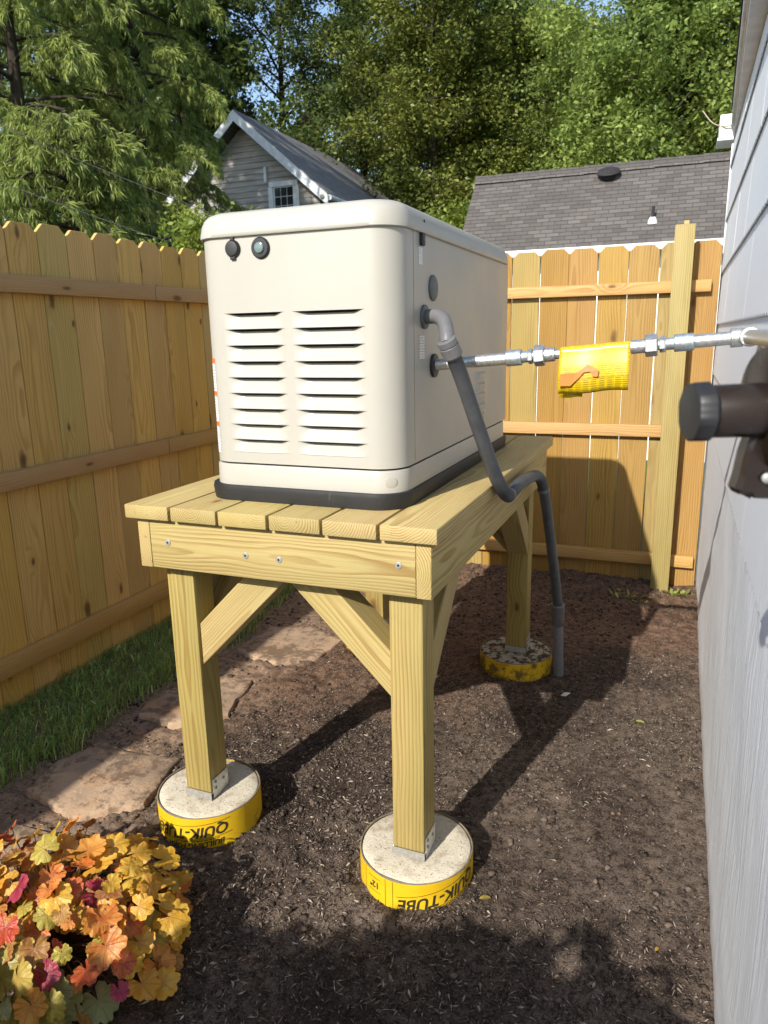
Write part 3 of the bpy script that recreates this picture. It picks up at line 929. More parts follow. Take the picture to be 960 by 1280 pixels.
# backing wall and foundation
bw = [(XW + 0.012, CY, 0.80), (XW + 0.012, YB, 0.80), (XW + 0.012, YB, rake_z(YB) + 0.1), (XW + 0.012, CY, rake_z(CY) + 0.1)]
verts = bw + [(x + 0.12, y, z) for x, y, z in bw]
mk('wall', verts, [(0, 1, 2, 3), (7, 6, 5, 4), (0, 4, 5, 1), (1, 5, 6, 2), (2, 6, 7, 3), (3, 7, 4, 0)], 'siding_paint', house, (XW, 0.5, 1.0))
fy = np.arange(YB, CY + 0.001, 0.04); fz = np.arange(-0.22, 0.871, 0.04)
FY, FZ = np.meshgrid(fy, np.append(fz, 0.884))
FX = XW + 0.004 + 0.0035 * vnoise(FY, FZ, 0.35, 61) + 0.0018 * vnoise(FY, FZ, 0.09, 62)
ii = np.arange(FY.size).reshape(FY.shape)
ff = np.stack([ii[:-1, :-1], ii[1:, :-1], ii[1:, 1:], ii[:-1, 1:]], -1).reshape(-1, 4)
mf = np_mesh('foundation', np.stack([FX, FY, FZ], -1).reshape(-1, 3), ff, 'parged_paint'); mf.shade_smooth()
fo = link('foundation', mf, house)
fo.location = -Vector(house.location)
box('corner_trim', XW - 0.004, XW + 0.09, CY + 0.003, CY + 0.030, G - 0.1, rake_z(CY) - 0.03, 'white_paint', house)
def shingle(y0, y1, z0, z1, off):
    nn = max(4, int((y1 - y0) / 0.0125))
    V, F = [], []
    for k in range(nn + 1):
        y = y0 + (y1 - y0) * k / nn
        zb = z0 + 0.0045 * math.sin(y * 2 * math.pi / 0.05)
        zt = min(z1, rake_z(y) - 0.02)
        zb = min(zb, zt - 0.001)
        xb = XW - 0.0030 + off; xt = XW + 0.0055 + off
        V += [(xb, y, zb), (xt, y, zt), (xb + 0.004, y, zb)]
    for k in range(nn):
        a, b = 3 * k, 3 * k + 3
        F += [(a, a + 1, b + 1, b), (a + 2, a, b, b + 2)]
    F += [(0, 2, 1), (3 * nn, 3 * nn + 1, 3 * nn + 2)]
    return V, F
row = 0
z0 = 0.872
while z0 < 2.28:
    y = YB - (0.3 if row % 2 else 0.0) - 0.12
    while y < CY:
        a, b = max(y + 0.0006, YB), min(y + 0.61 - 0.0006, CY)
        if b - a > 0.03 and rake_z((a + b) / 2) > z0 + 0.03 and (a > -1.7 or z0 < 2.2):
            V, F = shingle(a, b, z0, z0 + 0.285, random.uniform(-0.0005, 0.0005))
            mk('shingle', V, F, 'siding_paint', house, (XW, (a + b) / 2, z0 + 0.14))
        y += 0.61
    z0 += 0.258; row += 1
def xe(y): return 1.4935 - (2.97 - y) * 0.0285          # outer edge of the narrow eave
def eave(name, o0, x1, z0, z1, mat, y0=YB, y1=2.97, rise=0.0):
    V = []
    for y in (y0, y1):
        a = xe(y) + o0
        V += [(a, y, z0), (x1, y, z0 + rise), (x1, y, z1 + rise), (a, y, z1)]
    return mk(name, V, [(0, 1, 2, 3), (7, 6, 5, 4), (0, 4, 5, 1), (1, 5, 6, 2), (2, 6, 7, 3), (3, 7, 4, 0)], mat, house, (1.5, 1.0, z0))
eave('roof', 0.0, 3.4, 2.452, 2.492, 'roof_edge', YB, 3.0, 1.1)
eave('fascia', 0.006, 1.5235, 2.352, 2.449, 'grey_fascia')
eave('crown_strip', 0.016, 1.5235, 2.336, 2.3505, 'white_paint', YB, CY)
eave('soffit_board', 0.022, 1.5235, 2.286, 2.3345, 'grey_fascia', YB, CY)
eb = box('eave_box', 1.444, 1.530, 2.89, 3.07, 2.305, 2.412, 'white_paint', house, 0.006)
box('eave_box_sill', 1.438, 1.532, 2.885, 3.075, 2.290, 2.3035, 'dusty_white', eb)
tube('loose_wire', spline([(1.520, 2.87, 2.36), (1.47, 2.88, 2.352), (1.41, 2.92, 2.385), (1.36, 2.98, 2.46)], 6), 0.003, 'wire_tan', house, 6)

# ------------------------------------------------------------------ platform
plat = empty('wooden_platform', (0.43, 0.8, 0))
tag(plat, 'new pressure-treated lumber platform on four posts carrying the generator', 'platform')
BW, GAP, LEN = 0.1397, 0.007, 1.587
DW = 6 * BW + 5 * GAP
for i in range(6):
    x0 = i * (BW + GAP)
    board('deck_board', x0, x0 + BW, 0.0 + random.uniform(-0.002, 0.002), LEN + random.uniform(-0.004, 0.004), H - 0.038, H, 'y', 'deck_wood', plat, 0.004)
RT, RB = H - 0.0385, H - 0.038 - 0.1397
RX0, RX1, RY0 = 0.0193, 0.853, 0.0219
RY1 = LEN - 0.022
board('side_rim', RX0, RX0 + 0.038, RY0, RY1, RB, RT, 'y', 'deck_wood', plat)
board('side_rim', RX1 - 0.038, RX1, RY0, RY1, RB, RT, 'y', 'deck_wood', plat)
board('front_rim', RX0 + 0.0385, RX1 - 0.0385, RY0 + 0.0008, RY0 + 0.038, RB + 0.001, RT, 'x', 'deck_wood', plat)
board('rear_rim', RX0 + 0.0385, RX1 - 0.0385, RY1 - 0.038, RY1 - 0.001, RB, RT, 'x', 'deck_wood', plat)
for yj in (0.52, 1.02):
    board('joist', RX0 + 0.0385, RX1 - 0.0385, yj, yj + 0.038, RB, RT, 'x', 'deck_wood', plat)
PA = 0.089
PX1, PX2, PYF, PYB = 0.0523, 0.7216, 0.081, 1.4548
ZT = {0: 0.0208, 1: 0.0, 2: 0.0, 3: 0.0039}
posts = [(PX1, PYF, 0.0208), (PX2, PYF, 0.0), (PX1, PYB, 0.0), (PX2 - 0.003, PYB, 0.0039)]
for (px, py, pz) in posts:
    board('post', px, px + PA, py, py + PA, pz + 0.022, RB - 0.001, 'z', 'post_wood', plat, 0.005, face='y')
    # galvanised stand-off base
    bm = bmesh.new()
    def bb(x0, x1, y0, y1, z0, z1):
        r = bmesh.ops.create_cube(bm, size=1.0)
        bmesh.ops.scale(bm, vec=(x1 - x0, y1 - y0, z1 - z0), verts=r['verts'])
        bmesh.ops.translate(bm, vec=((x0 + x1) / 2 - px, (y0 + y1) / 2 - py, (z0 + z1) / 2 - pz), verts=r['verts'])
    bb(px - 0.0015, px + PA + 0.0015, py - 0.0015, py + PA + 0.0015, pz + 0.0195, pz + 0.0217)
    bb(px - 0.0015, px + PA + 0.0015, py - 0.003, py - 0.0016, pz + 0.0, pz + 0.0245)
    bb(px - 0.0015, px + PA + 0.0015, py + PA + 0.0016, py + PA + 0.003, pz + 0.0, pz + 0.0245)
    bb(px + PA + 0.0008, px + PA + 0.0025, py + 0.008, py + PA - 0.004, pz + 0.002, pz + 0.062)
    bb(px - 0.0025, px - 0.0008, py + 0.008, py + PA - 0.004, pz + 0.002, pz + 0.062)
    pbse = bm_obj('post_base', bm, 'galvanised', plat, (px, py, pz))
    for (sy, sz) in ((0.022, 0.030), (0.022, 0.050), (0.062, 0.040)):
        disc_stack('screw', [(0, 0.005), (0.002, 0.004)], (px + PA + 0.0026, py + sy, pz + sz), (1, 0, 0), 'print_grey', pbse, 10)
# braces (4x4 at 45 degrees, mitred to post and rim)
w = 0.0885 * math.sqrt(2)
def brace_x(xp, s, zr, y0):
    """from a post face at xp going in direction s along x, up to the rim underside zr"""
    drop = 0.305
    P = [(xp, zr - drop), (xp, zr - drop + w), (xp + s * (drop - w), zr), (xp + s * drop, zr)]
    if s < 0: P = P[::-1]
    prism('brace', [(a, y0, b) for a, b in P][::-1], (0, -1, 0), 0.086, (1, 0, s), 'deck_wood', plat)
def brace_y(yp, s, zr, x1):
    drop = 0.305
    P = [(yp, zr - drop), (yp, zr - drop + w), (yp + s * (drop - w), zr), (yp + s * drop, zr)]
    prism('brace', [(x1, a, b) for a, b in P], (1, 0, 0), 0.086, (0, 1, s), 'deck_wood', plat)
zr = RB + 0.0
brace_x(PX1 + PA + 0.0005, 1, zr - 0.0005, PYF + 0.012)
brace_x(PX2 - 0.0005, -1, zr - 0.0005, PYF + 0.012)
brace_x(PX1 + PA + 0.0005, 1, zr - 0.0005, PYB + 0.002)
brace_x(PX2 - 0.0035, -1, zr - 0.0005, PYB + 0.002)
for xq in (PX1 + PA - 0.001, PX2 + PA - 0.003):
    brace_y(PYF + PA + 0.0005, 1, zr - 0.0005, xq)
    brace_y(PYB - 0.0005, -1, zr - 0.0005, xq - (0.002 if xq > 0.5 else 0))
# screws in the front rim
for (sx, sz) in ((0.115, 0.075), (0.355, 0.062), (0.452, 0.060), (0.772, 0.078)):
    so = disc_stack('screw', [(0, 0.0085), (0.0012, 0.0085), (0.0022, 0.006)], (sx, RY0 + 0.0006, RB + sz), (0, -1, 0), 'screw_steel', plat, 16)
    disc_stack('screw_socket', [(0, 0.0032), (0.0006, 0.003)], (sx, RY0 - 0.0018, RB + sz), (0, -1, 0), 'dark_inside', so, 8)

# ------------------------------------------------------------------ concrete piers in yellow form tubes
def text_mesh(txt, size, shear=0.0, bold=0.0, space=1.0):
    cu_ = bpy.data.curves.new('txt', 'FONT')
    cu_.body = txt; cu_.size = size; cu_.shear = shear; cu_.align_x = 'CENTER'; cu_.align_y = 'CENTER'; cu_.offset = bold; cu_.space_character = space
    cu_.resolution_u = 3
    o = bpy.data.objects.new('txt', cu_); COL.objects.link(o)
    dg = bpy.context.evaluated_depsgraph_get(); dg.update()
    me = bpy.data.meshes.new_from_object(o.evaluated_get(dg))
    V = [v.co.copy() for v in me.vertices]; F = [tuple(p.vertices) for p in me.polygons]
    bpy.data.objects.remove(o); bpy.data.curves.remove(cu_); bpy.data.meshes.remove(me)
    return V, F
def wrap(name, V, F, cx, cy, r, ang, zc, rot, mat, parent):
    """bend flat lettering round a vertical cylinder; ang = where its middle sits (radians from -Y towards +X); rot turns it in its plane"""
    c, s = math.cos(rot), math.sin(rot)
    out = []
    for v in V:
        u, h = v.x * c - v.y * s, v.x * s + v.y * c
        a = ang + u / r
        out.append((cx + r * math.sin(a), cy - r * math.cos(a), zc + h))
    return mk(name, out, F, mat, parent, (cx, cy, zc))
def bar(u0, u1, h0, h1, n=10):
    V, F = [], []
    for k in range(n + 1):
        u = u0 + (u1 - u0) * k / n
        V += [Vector((u, h0, 0)), Vector((u, h1, 0))]
    for k in range(n): F.append((2 * k, 2 * k + 2, 2 * k + 3, 2 * k + 1))
    return V, F
def pier(cx, cy, zt, lab, dirty=False, turn=0.0):
    t = empty('concrete_pier', (cx, cy, G))
    tag(t, lab, 'pier', 'concrete piers under the platform posts')
    r = 0.155
    s = 64
    prof = [(-0.10, r), (zt - 0.004 - 0.0, r + 0.0005), (zt - 0.0042, r - 0.0005)]
    V, F = [], []
    for z, rr in prof:
        for k in range(s):
            a = 2 * math.pi * k / s
            V.append((cx + rr * math.cos(a), cy + rr * math.sin(a), (G + z) if z < -0.05 else z + 0.0006 * math.sin(5 * a)))
    for i in range(len(prof) - 1):
        for k in range(s): F.append((i * s + k, i * s + (k + 1) % s, (i + 1) * s + (k + 1) % s, (i + 1) * s + k))
    mk('form_tube', V, F, 'tube_yellow_dirty' if dirty else 'tube_yellow', t, (cx, cy, zt - 0.0), 40)
    V, F = [], []
    rp = [(zt - 0.006, r + 0.0002), (zt - 0.0015, r - 0.0003), (zt - 0.001, r - 0.0028), (zt - 0.004, r - 0.0042)]
    for z, rr in rp:
        for k in range(s):
            a = 2 * math.pi * k / s
            V.append((cx + rr * math.cos(a), cy + rr * math.sin(a), z + 0.0012 * math.sin(7 * a + cx * 9) * math.sin(3 * a)))
    for i in range(3):
        for k in range(s): F.append((i * s + k, i * s + (k + 1) % s, (i + 1) * s + (k + 1) % s, (i + 1) * s + k))
    mk('tube_edge', V, F, 'tube_rim', t, (cx, cy, zt), 60)
    V, F = [], []
    rings = [(r - 0.0042, -0.05), (r - 0.0045, -0.006), (r - 0.009, -0.0025), (0.12, -0.0015), (0.08, -0.001), (0.04, -0.0005)]
    for rr, dz in rings:
        for k in range(s):
            a = 2 * math.pi * k / s
            x, y = cx + rr * math.cos(a), cy + rr * math.sin(a)
            V.append((x, y, zt + dz + (0.0012 * float(vnoise(np.array(x), np.array(y), 0.05, 71)) - 0.001 if dz > -0.01 else 0)))
    for i in range(len(rings) - 1):
        for k in range(s): F.append((i * s + k, i * s + (k + 1) % s, (i + 1) * s + (k + 1) % s, (i + 1) * s + k))
    V.append((cx, cy, zt - 0.0015))
    for k in range(s): F.append(((len(rings) - 1) * s + k, (len(rings) - 1) * s + (k + 1) % s, len(V) - 1))
    mk('concrete', V, F, 'concrete_dirty' if dirty else 'concrete', t, (cx, cy, zt), 60)
    return t
P1 = pier(0.0923, 0.1374, 0.0208, 'pale concrete pier in yellow printed tube beside the orange plant')
P2 = pier(0.7666, 0.142, 0.0, 'pale concrete pier in yellow printed tube under the right front post')
P3 = pier(0.7579, 1.4883, 0.0039, 'dirt-covered concrete pier in dirty yellow tube beside the grey conduit', True)
P4 = pier(0.095, 1.49, 0.0, 'concrete pier under the far left post, mostly hidden by a brace', True)
RTB = 0.1562
def printing(parent, cx, cy, zt, ang, tilt):
    z = zt - 0.050
    rot = math.pi + tilt
    V, F = text_mesh('QUIK-TUBE', 0.046, 0.30, 0.0012, 1.02)
    wrap('lettering', V, F, cx, cy, RTB, ang, z, rot, 'print_black', parent)
    for (u0, u1, h0, h1) in ((-0.125, 0.125, 0.022, 0.0236), (-0.125, 0.125, -0.0236, -0.022)):
        V, F = bar(u0, u1, h0, h1, 14); wrap('printed_line', V, F, cx, cy, RTB, ang, z, rot, 'print_black', parent)
    V, F = text_mesh('BUILDING FORM', 0.024, 0.25, 0.0006)
    V = [v + Vector((-0.01, 0.041, 0)) for v in V]
    wrap('lettering', V, F, cx, cy, RTB, ang, z, rot, 'print_black', parent)
    # a line of print too small to read: short dashes
    u = -0.085
    rg_ = random.Random(5)
    V, F = [], []
    while u < 0.05:
        L_ = rg_.uniform(0.004, 0.011)
        v_, f_ = bar(u, u + L_, 0.0262, 0.0292, 2)
        F += [tuple(i + len(V) for i in q) for q in f_]; V += v_
        u += L_ + 0.0022
    wrap('printed_line', V, F, cx, cy, RTB, ang, z, rot, 'print_black', parent)
printing(P1, 0.0923, 0.1374, 0.0208, math.radians(12), 0.10)
printing(P2, 0.7666, 0.142, 0.0, math.radians(46), 0.16)
V, F = text_mesh('12"', 0.026, 0.0, 0.0008)
wrap('lettering', V, F, 0.7666, 0.142, RTB, R(-26), -0.040, math.pi, 'print_black', P2)
for (a0, z0_, L_) in ((-26, -0.020, 0.045), (-26, -0.060, 0.045)):
    V, F = bar(-L_ / 2, L_ / 2, -0.0006, 0.0006, 6); wrap('printed_line', V, F, 0.7666, 0.142, RTB, R(a0), z0_, 0, 'print_black', P2)
for a0 in (-40, -12, -4):
    V, F = bar(-0.0006, 0.0006, -0.05, 0.03, 1); wrap('printed_line', V, F, 0.7666, 0.142, RTB, R(a0), -0.036, 0, 'print_black', P2)

# ------------------------------------------------------------------ generator
gen = empty('generator', (0.44, 0.74, H))
tag(gen, 'beige standby generator with louvred end panel on a black base', 'generator')
GL = (0.44, 0.74, H)
loft('base', [(H + 0.0005, 0.164, 0.742, 0.126, 1.338, 0.085), (H + 0.030, 0.161, 0.745, 0.122, 1.342, 0.088), (H + 0.040, 0.163, 0.743, 0.124, 1.340, 0.086), (H + 0.0415, 0.170, 0.736, 0.131, 1.333, 0.080)], 'base_black', gen, GL, n=10)
GX0, GX1, GY0, GY1 = 0.180, 0.734, 0.138, 1.318
CR = 0.078
loft('skirt', [(H + 0.0415, GX0 - 0.003, GX1 + 0.003, GY0 - 0.003, GY1, CR), (1.030, GX0 - 0.002, GX1 + 0.002, GY0 - 0.002, GY1, CR), (1.0345, GX0, GX1, GY0, GY1, CR), (1.0347, GX0 + 0.008, GX1 - 0.008, GY0 + 0.008, GY1 - 0.008, CR)], 'beige_paint', gen, GL, n=12)
loft('inner_core', [(1.0348, GX0 + 0.03, GX1 - 0.010, GY0 + 0.045, GY1 - 0.01, 0.05), (1.615, GX0 + 0.03, GX1 - 0.010, GY0 + 0.045, GY1 - 0.01, 0.05)], 'dark_inside', gen, GL, n=6)
ZB, ZL = 1.0395, 1.612
SEAM = 0.252
# front panel: two rounded wings plus the flat with the louver openings left out
cols = [(0.262, 0.436), (0.458, 0.652)]
NR, PZ, Z1 = 9, 0.0400, 1.4215
zlo = Z1 - PZ * NR + 0.006
V, F = [], []
def wing(pts):
    b = len(V)
    for x, y in pts:
        V.extend([(x, y, ZB), (x, y, ZB + 0.004), (x, y, ZL)])
    # small turned-in foot along the seam
    for k in range(len(pts) - 1):
        a, c = b + 3 * k, b + 3 * k + 3
        F.extend([(a, c, c + 1, a + 1), (a + 1, c + 1, c + 2, a + 2)])
def arc(cx, cy, a0, a1, n=14): return [(cx + CR * math.cos(R(a0 + (a1 - a0) * k / n)), cy + CR * math.sin(R(a0 + (a1 - a0) * k / n))) for k in range(n + 1)]
wing([(GX0, SEAM - 0.001)] + arc(GX0 + CR, GY0 + CR, 180, 270) + [(cols[0][0], GY0)])
wing([(cols[1][1], GY0)] + arc(GX1 - CR, GY0 + CR, 270, 360) + [(GX1, SEAM - 0.001)])
def rect(x0, x1, z0, z1):
    b = len(V); V.extend([(x0, GY0, z0), (x1, GY0, z0), (x1, GY0, z1), (x0, GY0, z1)]); F.append((b, b + 1, b + 2, b + 3))
rect(cols[0][0], cols[1][1], Z1, ZL)
rect(cols[0][0], cols[1][1], ZB, zlo)
rect(cols[0][1], cols[1][0], zlo, Z1)
fp = mk('front_panel', V, F, 'beige_paint', gen, GL, 30)
# louvers: each a pressed hood whose upper lip stands proud of a straight slit
def louver(x0, x1, zt, zb, dmax, name='louver', parent=None, y0=GY0):
    nn = 30
    V, F = [], []
    for k in range(nn + 1):
        x = x0 + (x1 - x0) * k / nn
        e = min(x - x0, x1 - x)
        t = min(1.0, max(0.0, (e - 0.002) / 0.034)); t = t * t * (3 - 2 * t) * 0.35 + t * 0.65
        zl = zt - 0.0052 * t - 0.0004
        d = dmax * t
        V += [(x, y0 + d + 0.010 * t, zl + 0.003 * t), (x, y0 + d, zl), (x, y0 + d * 0.97, zl - 0.0015), (x, y0 + d * 0.50, zl - 0.46 * (zl - zb)), (x, y0 + d * 0.12, zl - 0.78 * (zl - zb)), (x, y0 - 0.0016 * t, zl - 0.90 * (zl - zb)), (x, y0 - 0.0018 * t, zb + 0.0012), (x, y0, zb)]
    q = 8
    for k in range(nn):
        a, b = q * k, q * (k + 1)
        for j in range(7): F.append((a + j + 1, b + j + 1, b + j, a + j))
    o = mk(name, V, F, 'beige_paint', parent, ((x0 + x1) / 2, y0, (zt + zb) / 2), 55)
    o.data.materials.append(M['vent_inside'])
    for p_ in o.data.polygons:
        if p_.index % 7 == 0: p_.material_index = 1
    return o
for (x0, x1) in cols:
    for i in range(NR):
        louver(x0, x1, Z1 - PZ * i, (Z1 - PZ * (i + 1)) if i < NR - 1 else zlo, 0.0165, parent=gen)
# side / rear shell
V, F = [], []
def shell(pts, z0, z1):
    b = len(V)
    for x, y in pts: V.extend([(x, y, z0), (x, y, z1)])
    for k in range(len(pts) - 1):
        a, c = b + 2 * k, b + 2 * k + 2
        F.append((a, c, c + 1, a + 1))
pts = [(GX1 - 0.010, SEAM + 0.0022), (GX1, SEAM + 0.0022)] + [(GX1, y) for y in (0.5, 0.9, 1.2)] + [(GX1 - 0.03 + 0.03 * math.cos(R(a)), GY1 - 0.03 + 0.03 * math.sin(R(a))) for a in range(0, 91, 15)] + [(GX0 + 0.03 - 0.03 * math.sin(R(a)), GY1 - 0.03 + 0.03 * math.cos(R(a))) for a in range(0, 91, 15)] + [(GX0, SEAM + 0.0022), (GX0 + 0.01, SEAM + 0.0022)]
shell(pts, ZB, ZL)
mk('side_panel', V, F, 'beige_paint', gen, GL, 30)
# lid
def lt(z, o): return (z, GX0 - o, GX1 + o, GY0 - o, GY1 + o, CR + 0.004 + o * 0.6)
loft('lid', [lt(1.6055, 0.002), lt(1.6030, 0.0065), lt(1.6050, 0.0085), lt(1.614, 0.0080), lt(1.636, 0.0035), lt(1.650, -0.003), lt(1.659, -0.012), lt(1.6650, -0.026), lt(1.6685, -0.048), lt(1.671, -0.11), lt(1.6722, -0.2)], 'beige_paint', gen, GL, n=14, smooth=50)
# front knobs
disc_stack('keyhole_cover', [(0, 0.021), (0.004, 0.021), (0.010, 0.017), (0.011, 0.010)], (0.302, GY0 - 0.0003, 1.5755), (0, -1, 0), 'black_plastic', gen, 28)
box('cover_tab', 0.297, 0.307, GY0 - 0.006, GY0 - 0.0005, 1.594, 1.603, 'black_plastic', gen, 0.002)
box('cover_tab', 0.295, 0.309, GY0 - 0.007, GY0 - 0.0005, 1.549, 1.558, 'black_plastic', gen, 0.002)
ind = disc_stack('indicator', [(0, 0.0255), (0.003, 0.0255), (0.007, 0.022), (0.0072, 0.018)], (0.381, GY0 - 0.0003, 1.573), (0, -1, 0), 'black_plastic', gen, 32)
disc_stack('lens', [(0, 0.0135), (0.004, 0.012), (0.006, 0.006)], (0.381, GY0 - 0.0076, 1.573), (0, -1, 0), 'lens_glass', ind, 24)
disc_stack('rivet', [(0, 0.0022), (0.001, 0.0015)], (0.645, GY0 - 0.0002, 1.508), (0, -1, 0), 'sticker_white', gen, 8)
# corner plug of the skirt
ca = R(-52)
disc_stack('skirt_plug', [(0, 0.016), (0.002, 0.0155), (0.003, 0.012)], (GX1 - CR + (CR + 0.0015) * math.cos(ca), GY0 + CR + (CR + 0.0015) * math.sin(ca), 1.006), (math.cos(ca), math.sin(ca), 0), 'beige_paint', gen, 28)
# right side fittings
XS = GX1
disc_stack('round_cap', [(0.0003, 0.033), (0.004, 0.033), (0.007, 0.028), (0.0072, 0.010)], (XS, 0.399, 1.478), (1, 0, 0), 'grey_cap', gen, 32)
disc_stack('conduit_grommet', [(0.0003, 0.030), (0.006, 0.030), (0.008, 0.026)], (XS, 0.328, 1.404), (1, 0, 0), 'grey_cap', gen, 32)
disc_stack('pipe_grommet', [(0.0003, 0.031), (0.007, 0.031), (0.009, 0.027)], (XS, 0.404, 1.279), (1, 0, 0), 'black_plastic', gen, 32)
box('latch', XS + 0.0004, XS + 0.010, 0.297, 0.318, 1.573, 1.603, 'black_plastic', gen, 0.003)
for (y0, y1, z0_, z1_) in ((0.289, 0.318, 1.530, 1.571), (0.290, 0.330, 1.300, 1.360)):
    box('sticker', XS + 0.0004, XS + 0.0010, y0, y1, z0_, z1_, 'label_print', gen)
disc_stack('lid_hole', [(0, 0.004), (0.001, 0.0035)], (XS + 0.0055, 0.320, 1.632), (1, 0, 0.12), 'dark_inside', gen, 10)
# small louvers on the right side
for i in range(5):
    zt = 1.238 - 0.034 * i
    V, F = [], []
    for k in range(15):
        y = 0.845 + 0.118 * k / 14
        t = min(1, min(k, 14 - k) / 3)
        V += [(XS + 0.0005, y, zt), (XS + 0.0006 + 0.010 * t, y, zt - 0.002 - 0.004 * t), (XS + 0.0005 + 0.007 * t, y, zt - 0.018), (XS + 0.0005, y, zt - 0.029)]
    for k in range(14):
        a, b = 4 * k, 4 * k + 4
        for j in range(3): F.append((a + j, a + j + 1, b + j + 1, b + j))
    lo_ = mk('side_louver', V, F, 'beige_paint', gen, (XS, 0.9, zt), 40)
# warning label on the left edge (orange headed white strips) sits on the rounded left corner
ca0 = R(190)
for i, (zt, zb, hd) in enumerate(((1.310, 1.225, 1), (1.225, 1.145, 1), (1.145, 1.062, 1))):
    for (a, b, mat, nm) in ((zt, zt - 0.012, 'sticker_orange', 'warning_header'), (zt - 0.012, zb, 'label_print', 'warning_label')):
        V, F = [], []
        a0, a1 = 198, 238
        for k in range(9):
            w_ = R(a0 + (a1 - a0) * k / 8)
            rr = CR + 0.0008
            V += [(GX0 + CR + rr * math.cos(w_), GY0 + CR + rr * math.sin(w_), b), (GX0 + CR + rr * math.cos(w_), GY0 + CR + rr * math.sin(w_), a)]
        for k in range(8): F.append((2 * k, 2 * k + 2, 2 * k + 3, 2 * k + 1))
        mk(nm, V, F, mat, gen, (GX0, GY0 + CR, zt))

# ------------------------------------------------------------------ electrical conduit
con = empty('conduit', (0.95, 1.465, G))
tag(con, 'grey flexible conduit running from the generator side down to the soil', 'conduit')
elb = spline([(0.743, 0.328, 1.404), (0.772, 0.318, 1.404), (0.797, 0.298, 1.390), (0.811, 0.276, 1.362), (0.817, 0.264, 1.338)], 6)
tube('elbow', elb, 0.0185, 'fitting_grey', con, 20)
d1 = (Vector((0.838, 0.300, 1.270)) - Vector((0.817, 0.264, 1.338))).normalized()
e0 = Vector((0.817, 0.264, 1.338))
disc_stack('conduit_nut', [(-0.012, 0.0205), (-0.010, 0.0245), (0.004, 0.025), (0.006, 0.023), (0.008, 0.0255), (0.034, 0.0255), (0.040, 0.021)], e0, d1, 'fitting_grey', con, 24)
path = spline([e0 + d1 * 0.03, (0.838, 0.318, 1.250), (0.862, 0.398, 1.115), (0.884, 0.478, 0.990), (0.898, 0.533, 0.925), (0.903, 0.590, 0.894), (0.902, 0.665, 0.893),
               (0.900, 0.80, 0.893), (0.898, 0.96, 0.880), (0.899, 1.085, 0.862), (0.903, 1.165, 0.825), (0.910, 1.21, 0.755), (0.921, 1.265, 0.62), (0.937, 1.335, 0.42), (0.948, 1.385, 0.27)], 14)
# fine ribs along the hose
dense, rads = [], []
for i in range(len(path) - 1):
    for k in range(4):
        dense.append(path[i].lerp(path[i + 1], k / 4))
acc = 0.0
for i, pnt in enumerate(dense):
    rads.append(0.0190 + (0.0009 if i % 2 else 0.0))
tube('flexible_hose', dense, rads, 'conduit_grey', con, 18, smooth=80)
disc_stack('clamp_ring', [(-0.006, 0.0205), (-0.004, 0.0225), (0.004, 0.0225), (0.006, 0.0205)], (0.9025, 0.600, 0.8935), (-0.02, 1, -0.06), 'fitting_grey', con, 20)
disc_stack('clamp_ring', [(-0.006, 0.0205), (-0.004, 0.0225), (0.004, 0.0225), (0.006, 0.0205)], (0.906, 1.19, 0.79), (0.1, 0.35, -0.9), 'fitting_grey', con, 20)
st0, st1 = Vector((0.948, 1.385, 0.27)), Vector((0.952, 1.468, G - 0.03))
ds = (st1 - st0).normalized()
disc_stack('coupling', [(-0.006, 0.024), (-0.002, 0.0275), (0.034, 0.0275), (0.038, 0.0255), (0.042, 0.0255), (0.090, 0.0265), (0.096, 0.023)], st0, ds, 'fitting_grey', con, 24)
tube('riser_pipe', [st0 + ds * 0.05, st1], 0.0212, 'pvc_grey', con, 20)

# ------------------------------------------------------------------ gas line
gas = empty('gas_pipe', (1.12, 0.404, 1.30))
tag(gas, 'galvanised gas pipe with couplings crossing from generator to house wall', 'pipe')
def gp(x): return Vector((x, 0.404, 1.2800 + (x - 0.735) * 0.0815))
gd = (gp(1.4) - gp(0.74)).normalized()
def seg(name, x0, x1, r, mat): return tube(name, [gp(x0), gp(x1)], r, mat, gas, 20)
seg('pipe', 0.730, 0.800, 0.0145, 'galvanised'); seg('threaded_nipple', 0.800, 0.862, 0.0138, 'galvanised_thread'); seg('pipe', 0.842, 0.940, 0.0155, 'galvanised')
def fit(name, x0, x1, r, mat='galvanised', hexa=False):
    L_ = x1 - x0
    return disc_stack(name, [(0, r * 0.93), (0.002, r), (L_ - 0.002, r), (L_, r * 0.93)], gp(x0), gd, mat, gas, 24, 35, hexa)
fit('coupling', 0.932, 0.972, 0.0205, 'galvanised_thread')
seg('threaded_nipple', 0.972, 0.990, 0.0145, 'galvanised_thread')
seg('threaded_nipple', 0.985, 1.040, 0.0128, 'galvanised_thread'); seg('threaded_nipple', 1.262, 1.335, 0.0128, 'galvanised_thread')
fit('hex_nut', 0.988, 1.000, 0.0190, 'galvanised', True)
fit('hex_nut', 1.004, 1.030, 0.0265, 'galvanised', True)
seg('flare_fitting', 1.030, 1.055, 0.0175, 'galvanised')
tube('flexible_connector', [gp(1.05), gp(1.10) + Vector((0, 0, -0.002)), gp(1.17) + Vector((0, 0, -0.002)), gp(1.245)], 0.0120, 'galvanised', gas, 16)
seg('flare_fitting', 1.236, 1.268, 0.0165, 'galvanised')
fit('hex_nut', 1.268, 1.296, 0.0265, 'galvanised', True)
fit('hex_nut', 1.300, 1.314, 0.0190, 'galvanised', True)
seg('threaded_nipple', 1.312, 1.340, 0.0145, 'galvanised_thread')
fit('coupling', 1.332, 1.376, 0.0205, 'galvanised_thread')
seg('pipe', 1.374, 1.470, 0.0155, 'galvanised')
fit('elbow_collar', 1.452, 1.478, 0.0220, 'galvanised')
ep = gp(1.478)
